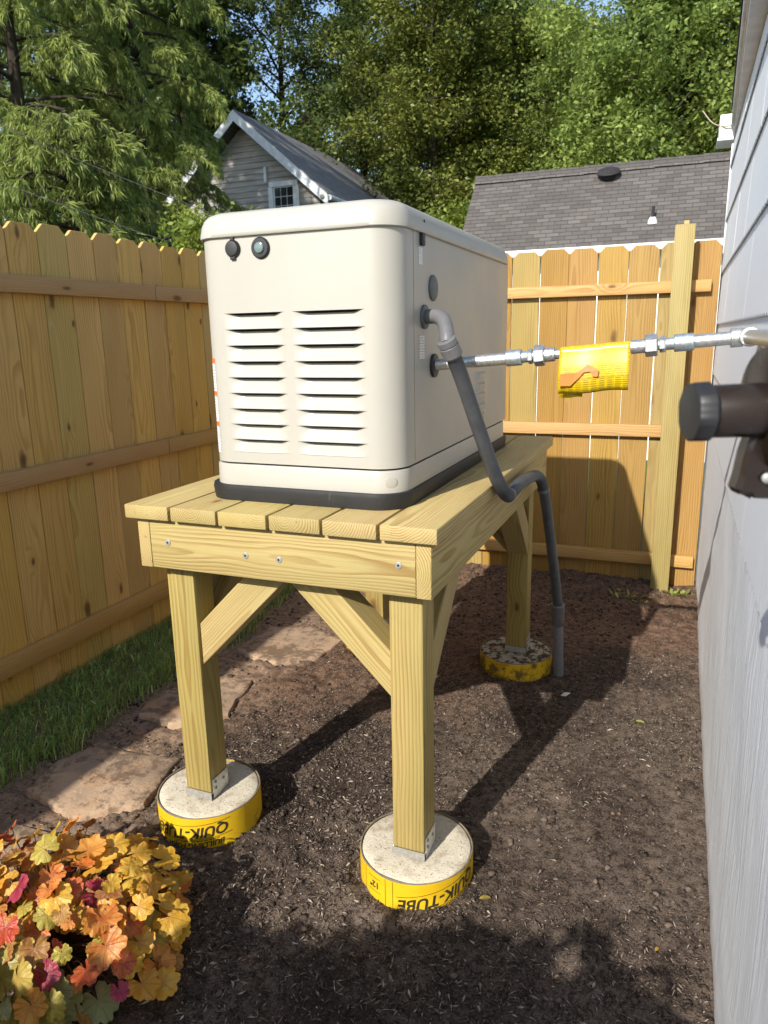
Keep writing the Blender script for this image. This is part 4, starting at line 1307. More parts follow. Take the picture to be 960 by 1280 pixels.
tube('elbow', spline([gp(1.462), gp(1.474), ep + Vector((0.006, -0.004, 0.001)), ep + Vector((0.011, -0.014, 0.001)), ep + Vector((0.012, -0.034, 0.001))], 6), 0.0195, 'galvanised', gas, 18)
disc_stack('elbow_collar', [(0, 0.0205), (0.002, 0.022), (0.018, 0.022), (0.020, 0.0205)], ep + Vector((0.012, -0.026, 0.001)), (0, -1, 0), 'galvanised', gas, 24)
tube('pipe', [ep + Vector((0.012, -0.03, 0.001)), ep + Vector((0.012, -0.86, 0.001))], 0.0155, 'galvanised', gas, 18)
tube('elbow', spline([ep + Vector((0.012, -0.85, 0.001)), ep + Vector((0.014, -0.885, 0.001)), ep + Vector((0.024, -0.90, 0.001)), ep + Vector((0.05, -0.904, 0.001))], 6), 0.019, 'galvanised', gas, 18)

# yellow warning tag wrapped over the connector
tg = empty('warning_tag', (1.155, 0.404, 1.30))
tag(tg, 'yellow printed plastic warning tag draped over the gas connector', 'tag')
def tagsheet(name, x0, x1, prof, mat, wob=0.0, parent=tg, thick=0.0006):
    nx = 22
    V, F = [], []
    ln = [0.0]
    for a, b in zip(prof[:-1], prof[1:]): ln.append(ln[-1] + math.hypot(b[0] - a[0], b[1] - a[1]))
    m_ = len(prof)
    for i in range(nx + 1):
        t = i / nx
        x = x0 + (x1 - x0) * t
        base = gp(x)
        for j, (dy, dz) in enumerate(prof):
            k = j / (m_ - 1)
            wv = wob * math.sin(t * 9 + 1.2) * abs(2 * k - 1) ** 2
            V.append((base.x, base.y + dy + wv, base.z + dz + 0.25 * wv))
    for i in range(nx):
        for j in range(m_ - 1):
            a = i * m_ + j
            F.append((a, a + m_, a + m_ + 1, a + 1))
    o = mk(name, V, F, mat, parent, gp((x0 + x1) / 2), 80)
    uv = o.data.uv_layers.new(name='UVMap')
    for lp in o.data.loops:
        vi = lp.vertex_index
        uv.data[lp.index].uv = ((vi // m_) / nx, 1 - ln[vi % m_] / ln[-1])
    md = o.modifiers.new('thickness', 'SOLIDIFY'); md.thickness = thick
    return o
front = [(0.0145 * math.cos(R(a)), 0.0145 * math.sin(R(a)) + 0.001) for a in range(0, 181, 15)] + [(-0.0165, -0.012), (-0.021, -0.03), (-0.024, -0.05), (-0.0255, -0.07), (-0.024, -0.088), (-0.017, -0.097), (-0.008, -0.1)]
tagsheet('front_leaf', 1.068, 1.236, front, 'tag_yellow', 0.0055)
backl = [(0.0155, 0.0), (0.017, -0.03), (0.018, -0.07), (0.012, -0.112)]
V = []
bk = tagsheet('rear_leaf', 1.0685, 1.125, backl, 'tag_yellow', 0.003)
# orange hand-like graphic printed on the tag
hp = [(1.072, -0.078), (1.074, -0.050), (1.090, -0.046), (1.112, -0.050), (1.128, -0.040), (1.140, -0.031), (1.166, -0.046), (1.164, -0.062), (1.152, -0.061), (1.146, -0.049), (1.132, -0.049), (1.120, -0.062), (1.100, -0.080)]
def tag_y(t, dz):
    p = front
    for a, b in zip(p[:-1], p[1:]):
        if b[1] <= dz <= a[1] and a[0] < -0.01: return a[0] + (b[0] - a[0]) * (a[1] - dz) / (a[1] - b[1] + 1e-9)
    return -0.026
V = []
for x, dz in hp:
    t = (x - 1.068) / 0.168
    V.append((x, 0.404 + tag_y(t, dz) - 0.0085, gp(x).z + dz))
mk('hand_graphic', V, [tuple(range(len(V)))], 'tag_orange', tg, (1.12, 0.38, 1.25))

# ------------------------------------------------------------------ brown fixture on the wall close to the camera
fx = empty('wall_fixture', (1.512, -0.80, 1.29))
tag(fx, 'dark brown cylindrical wall fixture with ribbed black cap, close on the right', 'fixture')
A0, A1 = Vector((1.3785, -0.836, 1.2925)), Vector((1.439, -0.812, 1.2935))
ad = (A1 - A0).normalized()
disc_stack('barrel', [(-0.002, 0.0205), (0.0, 0.0215), (0.040, 0.0222), (0.052, 0.0225), (0.066, 0.024)], A0, ad, 'brown_enamel', fx, 40)
capn = 40
V, F = [], []
e1 = ad.cross(Vector((0, 0, 1))).normalized(); e2 = e1.cross(ad)
prof = [(-0.0185, 0.0190), (-0.0180, 0.0225), (-0.0165, 0.0238), (-0.0045, 0.0242), (-0.003, 0.0225), (0.0, 0.0208)]
for d_, r_ in prof:
    for k in range(capn * 2):
        a_ = math.pi * k / capn
        rr = r_ * (1 + (0.022 * (1 if (k // 5) % 2 else -0.6) if 0.022 < r_ else 0))
        V.append(A0 + ad * d_ + (e1 * math.cos(a_) + e2 * math.sin(a_)) * rr)
q = capn * 2
for i in range(len(prof) - 1):
    for k in range(q): F.append((i * q + k, (i + 1) * q + k, (i + 1) * q + (k + 1) % q, i * q + (k + 1) % q))
F.append(tuple(range(q)))
mk('ribbed_cap', V, F, 'black_plastic', fx, A0, 40)
disc_stack('housing', [(0.0, 0.034), (0.004, 0.048), (0.010, 0.051), (0.018, 0.050), (0.045, 0.042), (0.052, 0.030)], A0 + ad * 0.0405 + Vector((0.0, 0.0, 0.002)), (0.93, 0.37, 0.05), 'brown_enamel', fx, 40)
disc_stack('back_plate', [(0, 0.040), (0.006, 0.040), (0.010, 0.036)], (1.4985, -0.775, 1.29), (1, 0, 0), 'brown_enamel', fx, 32)
tube('arm', [A0 + ad * 0.11, (1.500, -0.777, 1.29)], 0.014, 'brown_enamel', fx, 16)
ps = [(x + 0.007, z) for x, z in [(1.408, 1.283), (1.4015, 1.262), (1.3985, 1.238), (1.3955, 1.224), (1.4065, 1.2215), (1.4085, 1.2195), (1.450, 1.217), (1.462, 1.24), (1.462, 1.283)]]
prism('bracket', [(x, -0.832 + (x - 1.40) * 0.36, z) for x, z in ps][::-1], (0.34, -0.94, 0), 0.022, (0, 0, 1), 'brown_enamel', fx, 0.004)
disc_stack('bolt', [(0, 0.0045), (0.002, 0.0045), (0.004, 0.002)], (1.425, -0.8262, 1.238), (0.3, -0.95, 0.0), 'screw_steel', fx, 12)

# ------------------------------------------------------------------ orange heuchera
hx, hy = 0.035, -0.425
plant = empty('heuchera_plant', (hx, hy, G))
tag(plant, 'coral bells plant with gold, orange and red lobed leaves on the soil', 'plant')
def heuch_leaf(size, seed):
    rg = random.Random(seed)
    m_ = 60
    rings = [0.34, 0.66, 0.88, 1.0]
    V = [(0, 0, 0)]; F = []
    cup = rg.uniform(-0.30, 0.22)
    p1, p2, p3 = (rg.uniform(0, 6.28) for _ in range(3))
    lobes = [rg.uniform(0.75, 1.1) for _ in range(9)]
    for r_ in rings:
        for k in range(m_):
            a = R(-165) + R(330) * k / (m_ - 1)
            t = (a / R(330) + 0.5) * 7
            i = min(6, max(0, int(t))); fr = t - i
            lob = (1 - abs(2 * fr - 1) ** 2.4) * lobes[i]
            tooth = 0.07 * abs(math.sin(t * math.pi * 2.0 + 0.5))
            edge = size * (0.76 + 0.22 * lob + tooth) * (1.0 + 0.10 * math.cos(a))
            rr = r_ * edge if r_ > 0.8 else r_ * (0.35 * edge + 0.65 * size * 0.92)
            z = size * (cup * r_ * r_ + 0.018 * r_ * math.cos(a / R(330) * 7 * 2 * math.pi) + 0.10 * r_ ** 2 * math.sin(2 * a + p1) + 0.07 * r_ ** 3 * math.sin(5 * a + p2) + 0.03 * r_ ** 3 * math.sin(11 * a + p3))
            V.append((rr * math.cos(a), rr * math.sin(a), z))
    for k in range(m_ - 1): F.append((0, 1 + k, 2 + k))
    for i in range(len(rings) - 1):
        for k in range(m_ - 1):
            a = 1 + i * m_ + k; b = a + m_
            F.append((a, b, b + 1, a + 1))
    return V, F
cols_h = ['heuchera_bronze', 'heuchera_gold', 'heuchera_orange', 'heuchera_red', 'heuchera_magenta', 'heuchera_olive', 'heuchera_pale']
leaf_meshes = {}
for cn in cols_h:
    for s_ in range(4):
        V, F = heuch_leaf(0.046, s_ * 7 + len(cn))
        me = mkmesh('leaf', V, F, cn); me.shade_smooth()
        leaf_meshes[(cn, s_)] = me
rg = random.Random(11)
stems_v = []
def add_leaf(p, nrm, col, size, spin=None):
    nrm = Vector(nrm).normalized()
    out = Vector((p[0] - hx, p[1] - hy, -0.02)).normalized() if spin is None else Vector((math.cos(spin), math.sin(spin), 0))
    bx = (out - nrm * out.dot(nrm)).normalized()
    B = Matrix((bx, nrm.cross(bx), nrm)).transposed()
    o = link('leaf', leaf_meshes[(col, rg.randrange(4))], plant, p)
    o.rotation_euler = B.to_euler()
    s_ = size / 0.046
    o.scale = (s_ * rg.uniform(0.9, 1.1), s_ * rg.uniform(0.9, 1.1), s_)
    stems_v.append(p)
N = 260
for i in range(N):
    # dome of leaves
    u = (i + 0.5) / N
    r_ = math.sqrt(u) * 0.33
    a = i * 2.39996 + rg.uniform(-0.25, 0.25)
    x = hx + r_ * math.cos(a) * 1.05; y = hy + r_ * math.sin(a) * 0.80
    hgt = (0.215 + 0.05 * math.sin(3.1 * x * 9 + 1.0) * math.cos(y * 17)) * math.sqrt(max(0.02, 1 - (r_ / 0.40) ** 2)) + rg.uniform(-0.08, 0.035)
    z = G + max(0.03, hgt)
    tilt = 0.35 + 1.1 * (r_ / 0.33)
    nrm = (math.cos(a) * tilt * 0.55 + rg.uniform(-0.6, 0.6) - 0.05, math.sin(a) * tilt * 0.55 - 0.35 + rg.uniform(-0.6, 0.6), rg.uniform(0.6, 1.0))
    k = rg.random()
    front = (y < hy - 0.13)
    if front and k < 0.50: col = 'heuchera_pale' if k < 0.12 else 'heuchera_olive'
    elif k < 0.36: col = 'heuchera_gold'
    elif k < 0.66: col = 'heuchera_orange'
    elif k < 0.78: col = 'heuchera_bronze'
    elif k < 0.90: col = 'heuchera_red'
    elif k < 0.92: col = 'heuchera_magenta'
    else: col = 'heuchera_olive'
    if rg.random() < 0.10: continue
    add_leaf((x, y, z), nrm, col, rg.uniform(0.020, 0.043))
# outer pale leaves at the front
for (x, y, z, c_, s_) in ((0.145, -0.56, -0.005, 'heuchera_pale', 0.046), (0.20, -0.575, -0.035, 'heuchera_pale', 0.046), (0.265, -0.53, -0.045, 'heuchera_pale', 0.044), (0.215, -0.62, -0.05, 'heuchera_pale', 0.045), (0.30, -0.40, 0.03, 'heuchera_olive', 0.046), (0.335, -0.36, 0.05, 'heuchera_gold', 0.042), (0.28, -0.45, 0.01, 'heuchera_olive', 0.045)):
    add_leaf((x, y, z), (0.45, -0.45, 0.9), c_, s_)
# leaf stalks: each a thin curved stalk from the crown of the plant
sv, sf = [], []
for p in stems_v:
    p = Vector(p); b = Vector((hx + (p.x - hx) * 0.15, hy + (p.y - hy) * 0.15, G))
    mid = b.lerp(p, 0.5) + Vector((0, 0, 0.03)); pts_ = [b, b.lerp(mid, 0.6) + Vector((0, 0, .01)), mid.lerp(p, 0.5), p - Vector((0, 0, 0.001))]
    o0 = len(sv)
    for q_ in pts_:
        for k in range(3):
            sv.append(q_ + Vector((math.cos(k * 2.09), math.sin(k * 2.09), 0)) * 0.0014)
    for i in range(3):
        for k in range(3):
            a = o0 + 3 * i; sf.append((a + k, a + (k + 1) % 3, a + 3 + (k + 1) % 3, a + 3 + k))
st_ = mk('stalks', sv, sf, 'heuchera_stalk', plant, (hx, hy, G))
st_['kind'] = 'stuff'

# ------------------------------------------------------------------ trees
def rot_frame(d):
    d = d / np.linalg.norm(d)
    r_ = np.array([0, 0, 1.0]) if abs(d[2]) < 0.9 else np.array([1.0, 0, 0])
    a = np.cross(d, r_); a /= np.linalg.norm(a)
    return a, np.cross(d, a)
class Tubes:
    def __init__(s): s.V, s.F, s.n = [], [], 0
    def add(s, pts, rads, seg=6):
        pts = np.asarray(pts, float)
        for i, p in enumerate(pts):
            t = pts[min(i + 1, len(pts) - 1)] - pts[max(i - 1, 0)]
            a, b = rot_frame(t)
            w_ = np.arange(seg) * 2 * np.pi / seg
            s.V.append(p + rads[i] * (np.cos(w_)[:, None] * a + np.sin(w_)[:, None] * b))
        for i in range(len(pts) - 1):
            k = np.arange(seg); k2 = (k + 1) % seg
            s.F.append(np.stack([s.n + i * seg + k, s.n + i * seg + k2, s.n + (i + 1) * seg + k2, s.n + (i + 1) * seg + k], -1))
        s.n += len(pts) * seg
    def mesh(s, name, mat):
        me = np_mesh(name, np.concatenate(s.V), np.concatenate(s.F), mat); me.shade_smooth(); return me

def quads(c, size, rg, upbias=0.4, aspect=0.55, towards=None):
    n = len(c)
    nrm = rg.normal(0, 1, (n, 3)); nrm[:, 2] = np.abs(nrm[:, 2]) + upbias
    if towards is not None: nrm += towards
    nrm /= np.linalg.norm(nrm, axis=1)[:, None]
    d = rg.normal(0, 1, (n, 3)); d -= nrm * np.sum(d * nrm, 1)[:, None]; d /= np.linalg.norm(d, axis=1)[:, None]
    s_ = np.cross(nrm, d)
    L = size * rg.uniform(0.6, 1.3, n)[:, None]
    w_ = L * aspect
    v = np.stack([c - d * L * .5, c + s_ * w_ * .5 + nrm * L * 0.06, c + d * L * .5, c - s_ * w_ * .5 + nrm * L * 0.06], 1).reshape(-1, 3)
    f = np.arange(4 * n).reshape(n, 4)
    return v, f

def tree(name, lab, x, y, h, cr, base, mat, leaf=0.13, nleaf=40000, seed=1, clump=0.55, nlimb=26, upright=0.4, cat='tree', group='trees behind the fences', squash=1.0, gz_=G - 0.06, trunk_r=None):
    rg = np.random.default_rng(seed)
    t = empty(name, (x, y, gz_))
    tag(t, lab, cat, group)
    T = Tubes()
    tr = trunk_r or 0.014 * h + 0.03
    nt = 9
    wob = np.cumsum(rg.normal(0, 0.05, (nt, 2)), 0) * h * 0.05
    tp = np.stack([wob[:, 0], wob[:, 1], np.linspace(0, h * 0.92, nt)], -1)
    T.add(tp, np.linspace(tr, tr * 0.18, nt), 8)
    tips = []
    for i in range(nlimb):
        k = (i + rg.random()) / nlimb
        zz = base + (h * 0.92 - base) * k
        p0 = np.array([np.interp(zz, tp[:, 2], tp[:, 0]), np.interp(zz, tp[:, 2], tp[:, 1]), zz])
        a = i * 2.4 + rg.uniform(-0.5, 0.5)
        prof = math.sqrt(max(0.05, 1 - (2 * k - 0.85) ** 2 / 1.45))
        ln = cr * prof * rg.uniform(0.75, 1.12)
        up = ln * (upright + 0.35 * k) * rg.uniform(0.6, 1.3)
        d = np.array([math.cos(a), math.sin(a), 0])
        pts_ = [p0 + d * ln * q_ + np.array([0, 0, up * q_ ** 0.8]) + rg.normal(0, 0.03 * ln, 3) * (q_ > 0) for q_ in (0, 0.25, 0.5, 0.75, 1.0)]
        lr = tr * 0.34 * (1 - 0.6 * k)
        T.add(pts_, np.linspace(lr, lr * 0.2, 5), 5)
        for q_ in (0.45, 0.7, 0.9, 1.0):
            pp = p0 + d * ln * q_ + np.array([0, 0, up * q_ ** 0.8])
            for _ in range(2):
                e = pp + rg.normal(0, 1, 3) * np.array([0.30, 0.30, 0.24]) * ln * 0.75
                T.add([pp, pp * 0.4 + e * 0.6 + rg.normal(0, .03, 3) * ln, e], [lr * 0.28, lr * 0.18, lr * 0.07], 4)
                tips.append(e)
            tips.append(pp)
    tips.append(tp[-1] + np.array([0, 0, 0.04 * h]))
    tips = np.array(tips)
    wgt = rg.uniform(0.3, 1.0, len(tips)); wgt /= wgt.sum()
    which = rg.choice(len(tips), nleaf, p=wgt)
    rad = clump * rg.uniform(0.6, 1.35, len(tips))
    off = rg.normal(0, 1, (nleaf, 3)); off /= np.linalg.norm(off, axis=1)[:, None]
    off *= (rg.random(nleaf) ** 0.45)[:, None] * rad[which][:, None] * np.array([1, 1, 0.72 * squash])
    c = tips[which] + off
    v, f = quads(c, leaf, rg)
    link('crown', np_mesh('crown', v, f, mat), t, (x, y, gz_))
    link('trunk', T.mesh('trunk', 'bark'), t, (x, y, gz_))
    return t

TR = [
    ('tall dark broadleaf tree directly behind the white-trimmed gable', -11.4, 21.5, 13.8, 3.3, 3.0, 'leaf_dark', 11, 54000),
    ('dark broadleaf tree behind the grey gable roof', -8.3, 21.0, 13.2, 3.0, 2.8, 'leaf_dark', 12, 54000),
    ('yellow-green bushy tree rising above the generator', -5.3, 18.5, 12.0, 1.9, 3.4, 'leaf_cedar', 13, 56000),
    ('slender grey-green tree left of the garage roof', -4.0, 21.0, 12.3, 1.9, 3.6, 'leaf_mid', 14, 36000),
    ('mid-green tree behind the ridge end of the garage', -2.6, 20.5, 10.0, 2.0, 3.0, 'leaf_mid', 15, 46000),
    ('broad light-green tree above the roof vent', 0.55, 17.0, 8.7, 2.6, 3.2, 'leaf_light', 16, 76000),
    ('light-green tree beside the house eave', 2.35, 18.5, 10.2, 2.5, 3.0, 'leaf_light', 17, 56000),
    ('tall dark tree behind the soft pine', -15.5, 19.0, 13.5, 3.4, 2.0, 'leaf_dark', 18, 40000),
    ('dark tree filling in behind the left edge of the pine', -19.0, 17.5, 12.5, 3.4, 1.5, 'leaf_dark', 19, 30000),
    ('dark tree between the pine and the gable peak', -13.0, 18.5, 13.0, 2.4, 2.0, 'leaf_dark', 20, 36000),
]
for (lab, x, y, h, cr_, base, mat, seed, nl) in TR:
    tree('broadleaf_tree', lab, x, y, h, cr_, base, mat, leaf=0.20 if seed >= 18 else 0.115, nleaf=nl, seed=seed, clump=0.55, nlimb=34)
for i, (x, y, h, lab) in enumerate(((-10.5, 28, 13.0, 'far dark tree seen through gaps right of the gable peak'), (-7.2, 29, 13.0, 'far dark tree seen behind the generator lid'), (-4.6, 28, 12.5, 'far dark tree showing behind the slender tree'),
                                   (-1.5, 28, 10.5, 'far dark tree showing just over the garage ridge'), (1.8, 27, 10.0, 'far dark tree behind the light-green trees'))):
    tree('broadleaf_tree', lab, x, y, h, 3.2, 1.2, 'leaf_dark', leaf=0.24, nleaf=17000, seed=30 + i, clump=0.9, nlimb=22)

# soft drooping pines at the left
def pine(lab, x, y, h, cr, seed, ntuft, base=0.8):
    rg = np.random.default_rng(seed)
    gz_ = G - 0.06
    t = empty('pine_tree', (x, y, gz_))
    tag(t, lab, 'tree', 'soft-needled pines beyond the side fence')
    T = Tubes()
    tp = np.stack([np.zeros(8), np.zeros(8), np.linspace(0, h, 8)], -1)
    T.add(tp, np.linspace(0.16, 0.03, 8), 8)
    P, D = [], []
    nb = 84
    for i in range(nb):
        k = (i + rg.random()) / nb
        zz = base + (h - base) * k
        a = i * 2.4 + rg.uniform(-0.5, 0.5)
        ln = cr * (1.0 - 0.55 * k) * rg.uniform(0.7, 1.15)
        d = np.array([math.cos(a), math.sin(a), 0])
        q_ = np.linspace(0, 1, 7)
        rise = 0.26 * ln; droop = 0.40 * ln
        pts_ = np.array([0, 0, zz]) + d[None] * (ln * q_)[:, None] + np.array([0, 0, 1.0])[None] * (rise * q_ - droop * q_ ** 2.6)[:, None]
        T.add(pts_, np.linspace(0.032, 0.007, 7), 5)
        # side sprays
        ns = int(11 + ln * 7)
        for s_ in range(ns):
            u = 0.25 + 0.75 * rg.random() ** 0.8
            pp = np.array([np.interp(u, q_, pts_[:, j]) for j in range(3)])
            sa = a + rg.choice([-1, 1]) * rg.uniform(0.3, 1.2)
            sl_ = rg.uniform(0.35, 0.95) * (1.15 - 0.4 * u) * (0.5 + 0.22 * ln)
            sd = np.array([math.cos(sa), math.sin(sa), 0])
            w_ = np.linspace(0, 1, 5)
            dr = rg.uniform(0.4, 1.15)
            sp = pp + sd[None] * (sl_ * w_ * (1 - 0.22 * w_))[:, None] - np.array([0, 0, 1.0])[None] * (sl_ * dr * w_ ** 1.7)[:, None]
            T.add(sp[::2], [0.006, 0.004, 0.002], 3)
            nt_ = 16
            tw = rg.random(nt_) ** 0.75
            pos = np.stack([np.interp(tw, w_, sp[:, j]) for j in range(3)], -1)
            dirn = np.stack([np.interp(np.clip(tw + 0.15, 0, 1), w_, sp[:, j]) - np.interp(np.clip(tw - 0.1, 0, 1), w_, sp[:, j]) for j in range(3)], -1)
            dirn /= np.linalg.norm(dirn, axis=1)[:, None] + 1e-9
            P.append(pos + rg.normal(0, 0.02, pos.shape)); D.append(dirn)
    P = np.concatenate(P); D = np.concatenate(D)
    if len(P) > ntuft:
        k = rg.choice(len(P), ntuft, replace=False); P, D = P[k], D[k]
    nn = 7
    P = np.repeat(P, nn, 0); D = np.repeat(D, nn, 0)
    n = len(P)
    dd = D * 0.75 + rg.normal(0, 0.42, (n, 3)) + np.array([0, 0, -0.28])
    dd /= np.linalg.norm(dd, axis=1)[:, None]
    L = rg.uniform(0.09, 0.17, n)[:, None]
    s_ = np.cross(dd, rg.normal(0, 1, (n, 3))); s_ /= np.linalg.norm(s_, axis=1)[:, None]
    w_ = 0.0055
    mid = P + dd * L * 0.5 + np.array([0, 0, 0.006])
    w_ = 0.0075
    v = np.stack([P, mid + s_ * w_, P + dd * L + np.array([0, 0, -0.010]), mid - s_ * w_], 1).reshape(-1, 3)
    f = np.arange(4 * n).reshape(n, 4)
    link('crown', np_mesh('crown', v, f, 'needle'), t, (x, y, gz_))
    link('trunk', T.mesh('trunk', 'bark'), t, (x, y, gz_))
pine('drooping soft pine filling the upper left corner', -8.3, 7.8, 9.5, 2.75, 51, 19000, 0.6)
pine('drooping soft pine left of the gable, over the side fence', -7.75, 9.9, 10.5, 2.25, 52, 17000, 0.6)
pine('soft pine low behind the side fence pickets', -5.9, 6.2, 4.3, 1.45, 53, 9000, 0.3)

# lime shrubs
def shrub(lab, x, y, h, r_, seed, mat='leaf_lime', n=6000, leaf=0.06, gz_=G - 0.06, group=None):
    tree('shrub', lab, x, y, h, r_, 0.25 * h, mat, leaf=leaf, nleaf=n, seed=seed, clump=0.26 * r_ / 0.6, nlimb=18, upright=0.5, cat='shrub', group=group, gz_=gz_, trunk_r=0.03)
shrub('bright lime-green shrub just behind the fence left of the generator', -2.75, 4.6, 2.55, 0.62, 61, n=11000)
shrub('lime-green shrub peeking between generator lid and garage roof', -2.15, 10.0, 3.45, 0.62, 62, n=8000, leaf=0.08)
# unseen shrub added behind the camera only to shade the near soil
shrub('unseen round shrub added behind the camera to shade the near soil', 0.48, -2.41, 0.86, 0.60, 63, 'leaf_mid', 60000, 0.13, G - 0.02)

# ------------------------------------------------------------------ neighbour's house with gable
nh = empty('neighbour_house', (-7.86, 13.0, G))
tag(nh, 'grey clapboard house with white-edged gable behind the pine', 'house')
YF = 13.0
PKX, PKZ, EVX, EVZ = -7.78, 6.02, -5.66, 4.21
sl_ = (PKZ - EVZ) / (EVX - PKX)
WX1 = -5.98
wallz = lambda x: PKZ - 0.20 - sl_ * abs(x - PKX)
# lapped clapboards of the gable end as one stepped wall
V, F = [], []
z = 0.0
while z < PKZ - 0.3:
    z2 = z + 0.115
    half = min(WX1 - PKX, (PKZ - 0.22 - z) / sl_)
    half2 = min(WX1 - PKX, max(0.02, (PKZ - 0.22 - z2) / sl_))
    b = len(V)
    V += [(PKX - half, YF + 0.28, z), (PKX + half, YF + 0.28, z), (PKX + half2, YF + 0.30, z2), (PKX - half2, YF + 0.30, z2), (PKX + half, YF + 0.302, z), (PKX - half, YF + 0.302, z)]
    F += [(b, b + 1, b + 2, b + 3), (b + 5, b + 4, b + 1, b)]
    z = z2
mk('gable_wall', V, F, 'clapboard', nh, (PKX, YF, 2))
box('side_wall', WX1 - 0.1, WX1 - 0.002, YF + 0.31, 19.0, G - 0.1, wallz(WX1), 'clapboard', nh)
def slope(name, x0, x1, y0, y1, dz0, dz1, mat):
    V = []
    for y in (y0, y1):
        for x in (x0, x1):
            zz = PKZ - sl_ * abs(x - PKX)
            V += [(x, y, zz + dz0), (x, y, zz + dz1)]
    return mk(name, V, [(0, 2, 3, 1), (4, 5, 7, 6), (0, 1, 5, 4), (2, 6, 7, 3), (1, 3, 7, 5), (0, 4, 6, 2)], mat, nh, ((x0 + x1) / 2, (y0 + y1) / 2, PKZ - 0.8))
rf = slope('roof', PKX, EVX, YF - 0.02, 19.2, 0.0, 0.045, 'house_shingle')
slope('roof', 2 * PKX - EVX, PKX - 0.001, YF - 0.02, 19.2, 0.0, 0.045, 'house_shingle')
slope('bargeboard', PKX - 0.0, EVX + 0.03, YF - 0.05, YF - 0.025, -0.19, 0.02, 'dusty_white')
slope('bargeboard', 2 * PKX - EVX - 0.03, PKX - 0.002, YF - 0.05, YF - 0.025, -0.19, 0.02, 'dusty_white')
slope('soffit', PKX, EVX, YF - 0.02, YF + 0.26, -0.10, -0.02, 'dusty_white')
disc_stack('gutter_outlet', [(0, 0.05), (0.02, 0.05), (0.025, 0.03)], (EVX - 0.09, YF - 0.052, EVZ - 0.03), (0, -1, 0), 'grey_cap', nh, 16)
tube('gutter', [(EVX + 0.04, YF + 0.0, EVZ - 0.05), (EVX + 0.04, 19.2, EVZ - 0.05)], 0.055, 'dusty_white', nh, 10)
tube('drainpipe', spline([(EVX - 0.02, YF + 0.05, EVZ - 0.12), (EVX - 0.16, YF + 0.12, EVZ - 0.22), (EVX - 0.30, YF + 0.2, EVZ - 0.30), (EVX - 0.32, YF + 0.22, 3.2)], 5), 0.05, 'brick_red', nh, 10)
wx0, wx1, wz0, wz1 = -7.08, -6.56, 3.72, 4.52
win = box('window', wx0 - 0.09, wx1 + 0.09, YF + 0.235, YF + 0.285, wz1, wz1 + 0.10, 'dusty_white', nh)
win['label'] = 'white-trimmed gable window with dark panes'
wp = box('window_trim', wx0 - 0.11, wx0, YF + 0.24, YF + 0.283, wz0 - 0.1, wz1 - 0.002, 'dusty_white', win)
box('window_trim', wx1, wx1 + 0.11, YF + 0.24, YF + 0.283, wz0 - 0.1, wz1 - 0.002, 'dusty_white', win)
box('window_trim', wx0 - 0.15, wx1 + 0.15, YF + 0.22, YF + 0.283, wz0 - 0.16, wz0 - 0.102, 'dusty_white', win)
box('window_trim', wx0 - 0.20, wx0 - 0.14, YF + 0.24, YF + 0.283, wz1 + 0.102, wz1 + 0.42, 'dusty_white', win)
gx0 = wx0 + 0.002
for i in range(3):
    for j in range(4):
        a = wx0 + 0.04 + i * 0.15; b = wz0 + 0.05 + j * 0.185
        box('pane', a, a + 0.135, YF + 0.262, YF + 0.270, b, b + 0.17, 'blind_dark', win)
box('sash', wx0 + 0.001, wx1 - 0.001, YF + 0.268, YF + 0.2795, wz0 - 0.1, wz1 - 0.003, 'dusty_white', win)

# ------------------------------------------------------------------ garage behind the far fence
ga = empty('garage', (1.0, 9.0, G))
tag(ga, 'garage with weathered grey-brown shingle roof beyond the far fence', 'garage')
EY, RYY, EZ, RZ = 7.5, 8.40, 2.31, 3.305
GX_0, GX_1 = -1.29, 5.5
V = [(GX_0, EY, EZ), (GX_1, EY, EZ), (GX_1, RYY, RZ), (GX_0, RYY, RZ), (GX_0, EY, EZ - 0.04), (GX_1, EY, EZ - 0.04), (GX_1, RYY, RZ - 0.04), (GX_0, RYY, RZ - 0.04)]
mk('roof', V, [(0, 1, 2, 3), (4, 7, 6, 5), (0, 4, 5, 1), (3, 2, 6, 7), (0, 3, 7, 4), (1, 5, 6, 2)], 'garage_shingle', ga, (GX_0, EY, EZ))
V = [(GX_0, RYY + 0.002, RZ), (GX_1, RYY + 0.002, RZ), (GX_1, 2 * RYY - EY, EZ), (GX_0, 2 * RYY - EY, EZ)]
V = V + [(x, y, z - 0.04) for x, y, z in V]
mk('roof', V, [(0, 1, 2, 3), (4, 7, 6, 5), (0, 4, 5, 1), (3, 2, 6, 7), (0, 3, 7, 4), (1, 5, 6, 2)], 'garage_shingle', ga, (GX_0, EY, EZ))
box('wall', GX_0 + 0.12, GX_1 - 0.1, EY + 0.18, 2 * RYY - EY - 0.18, G - 0.1, EZ - 0.06, 'white_paint', ga)
box('gutter', GX_0, GX_1, EY - 0.09, EY - 0.003, EZ - 0.085, EZ - 0.008, 'white_paint', ga, 0.01)
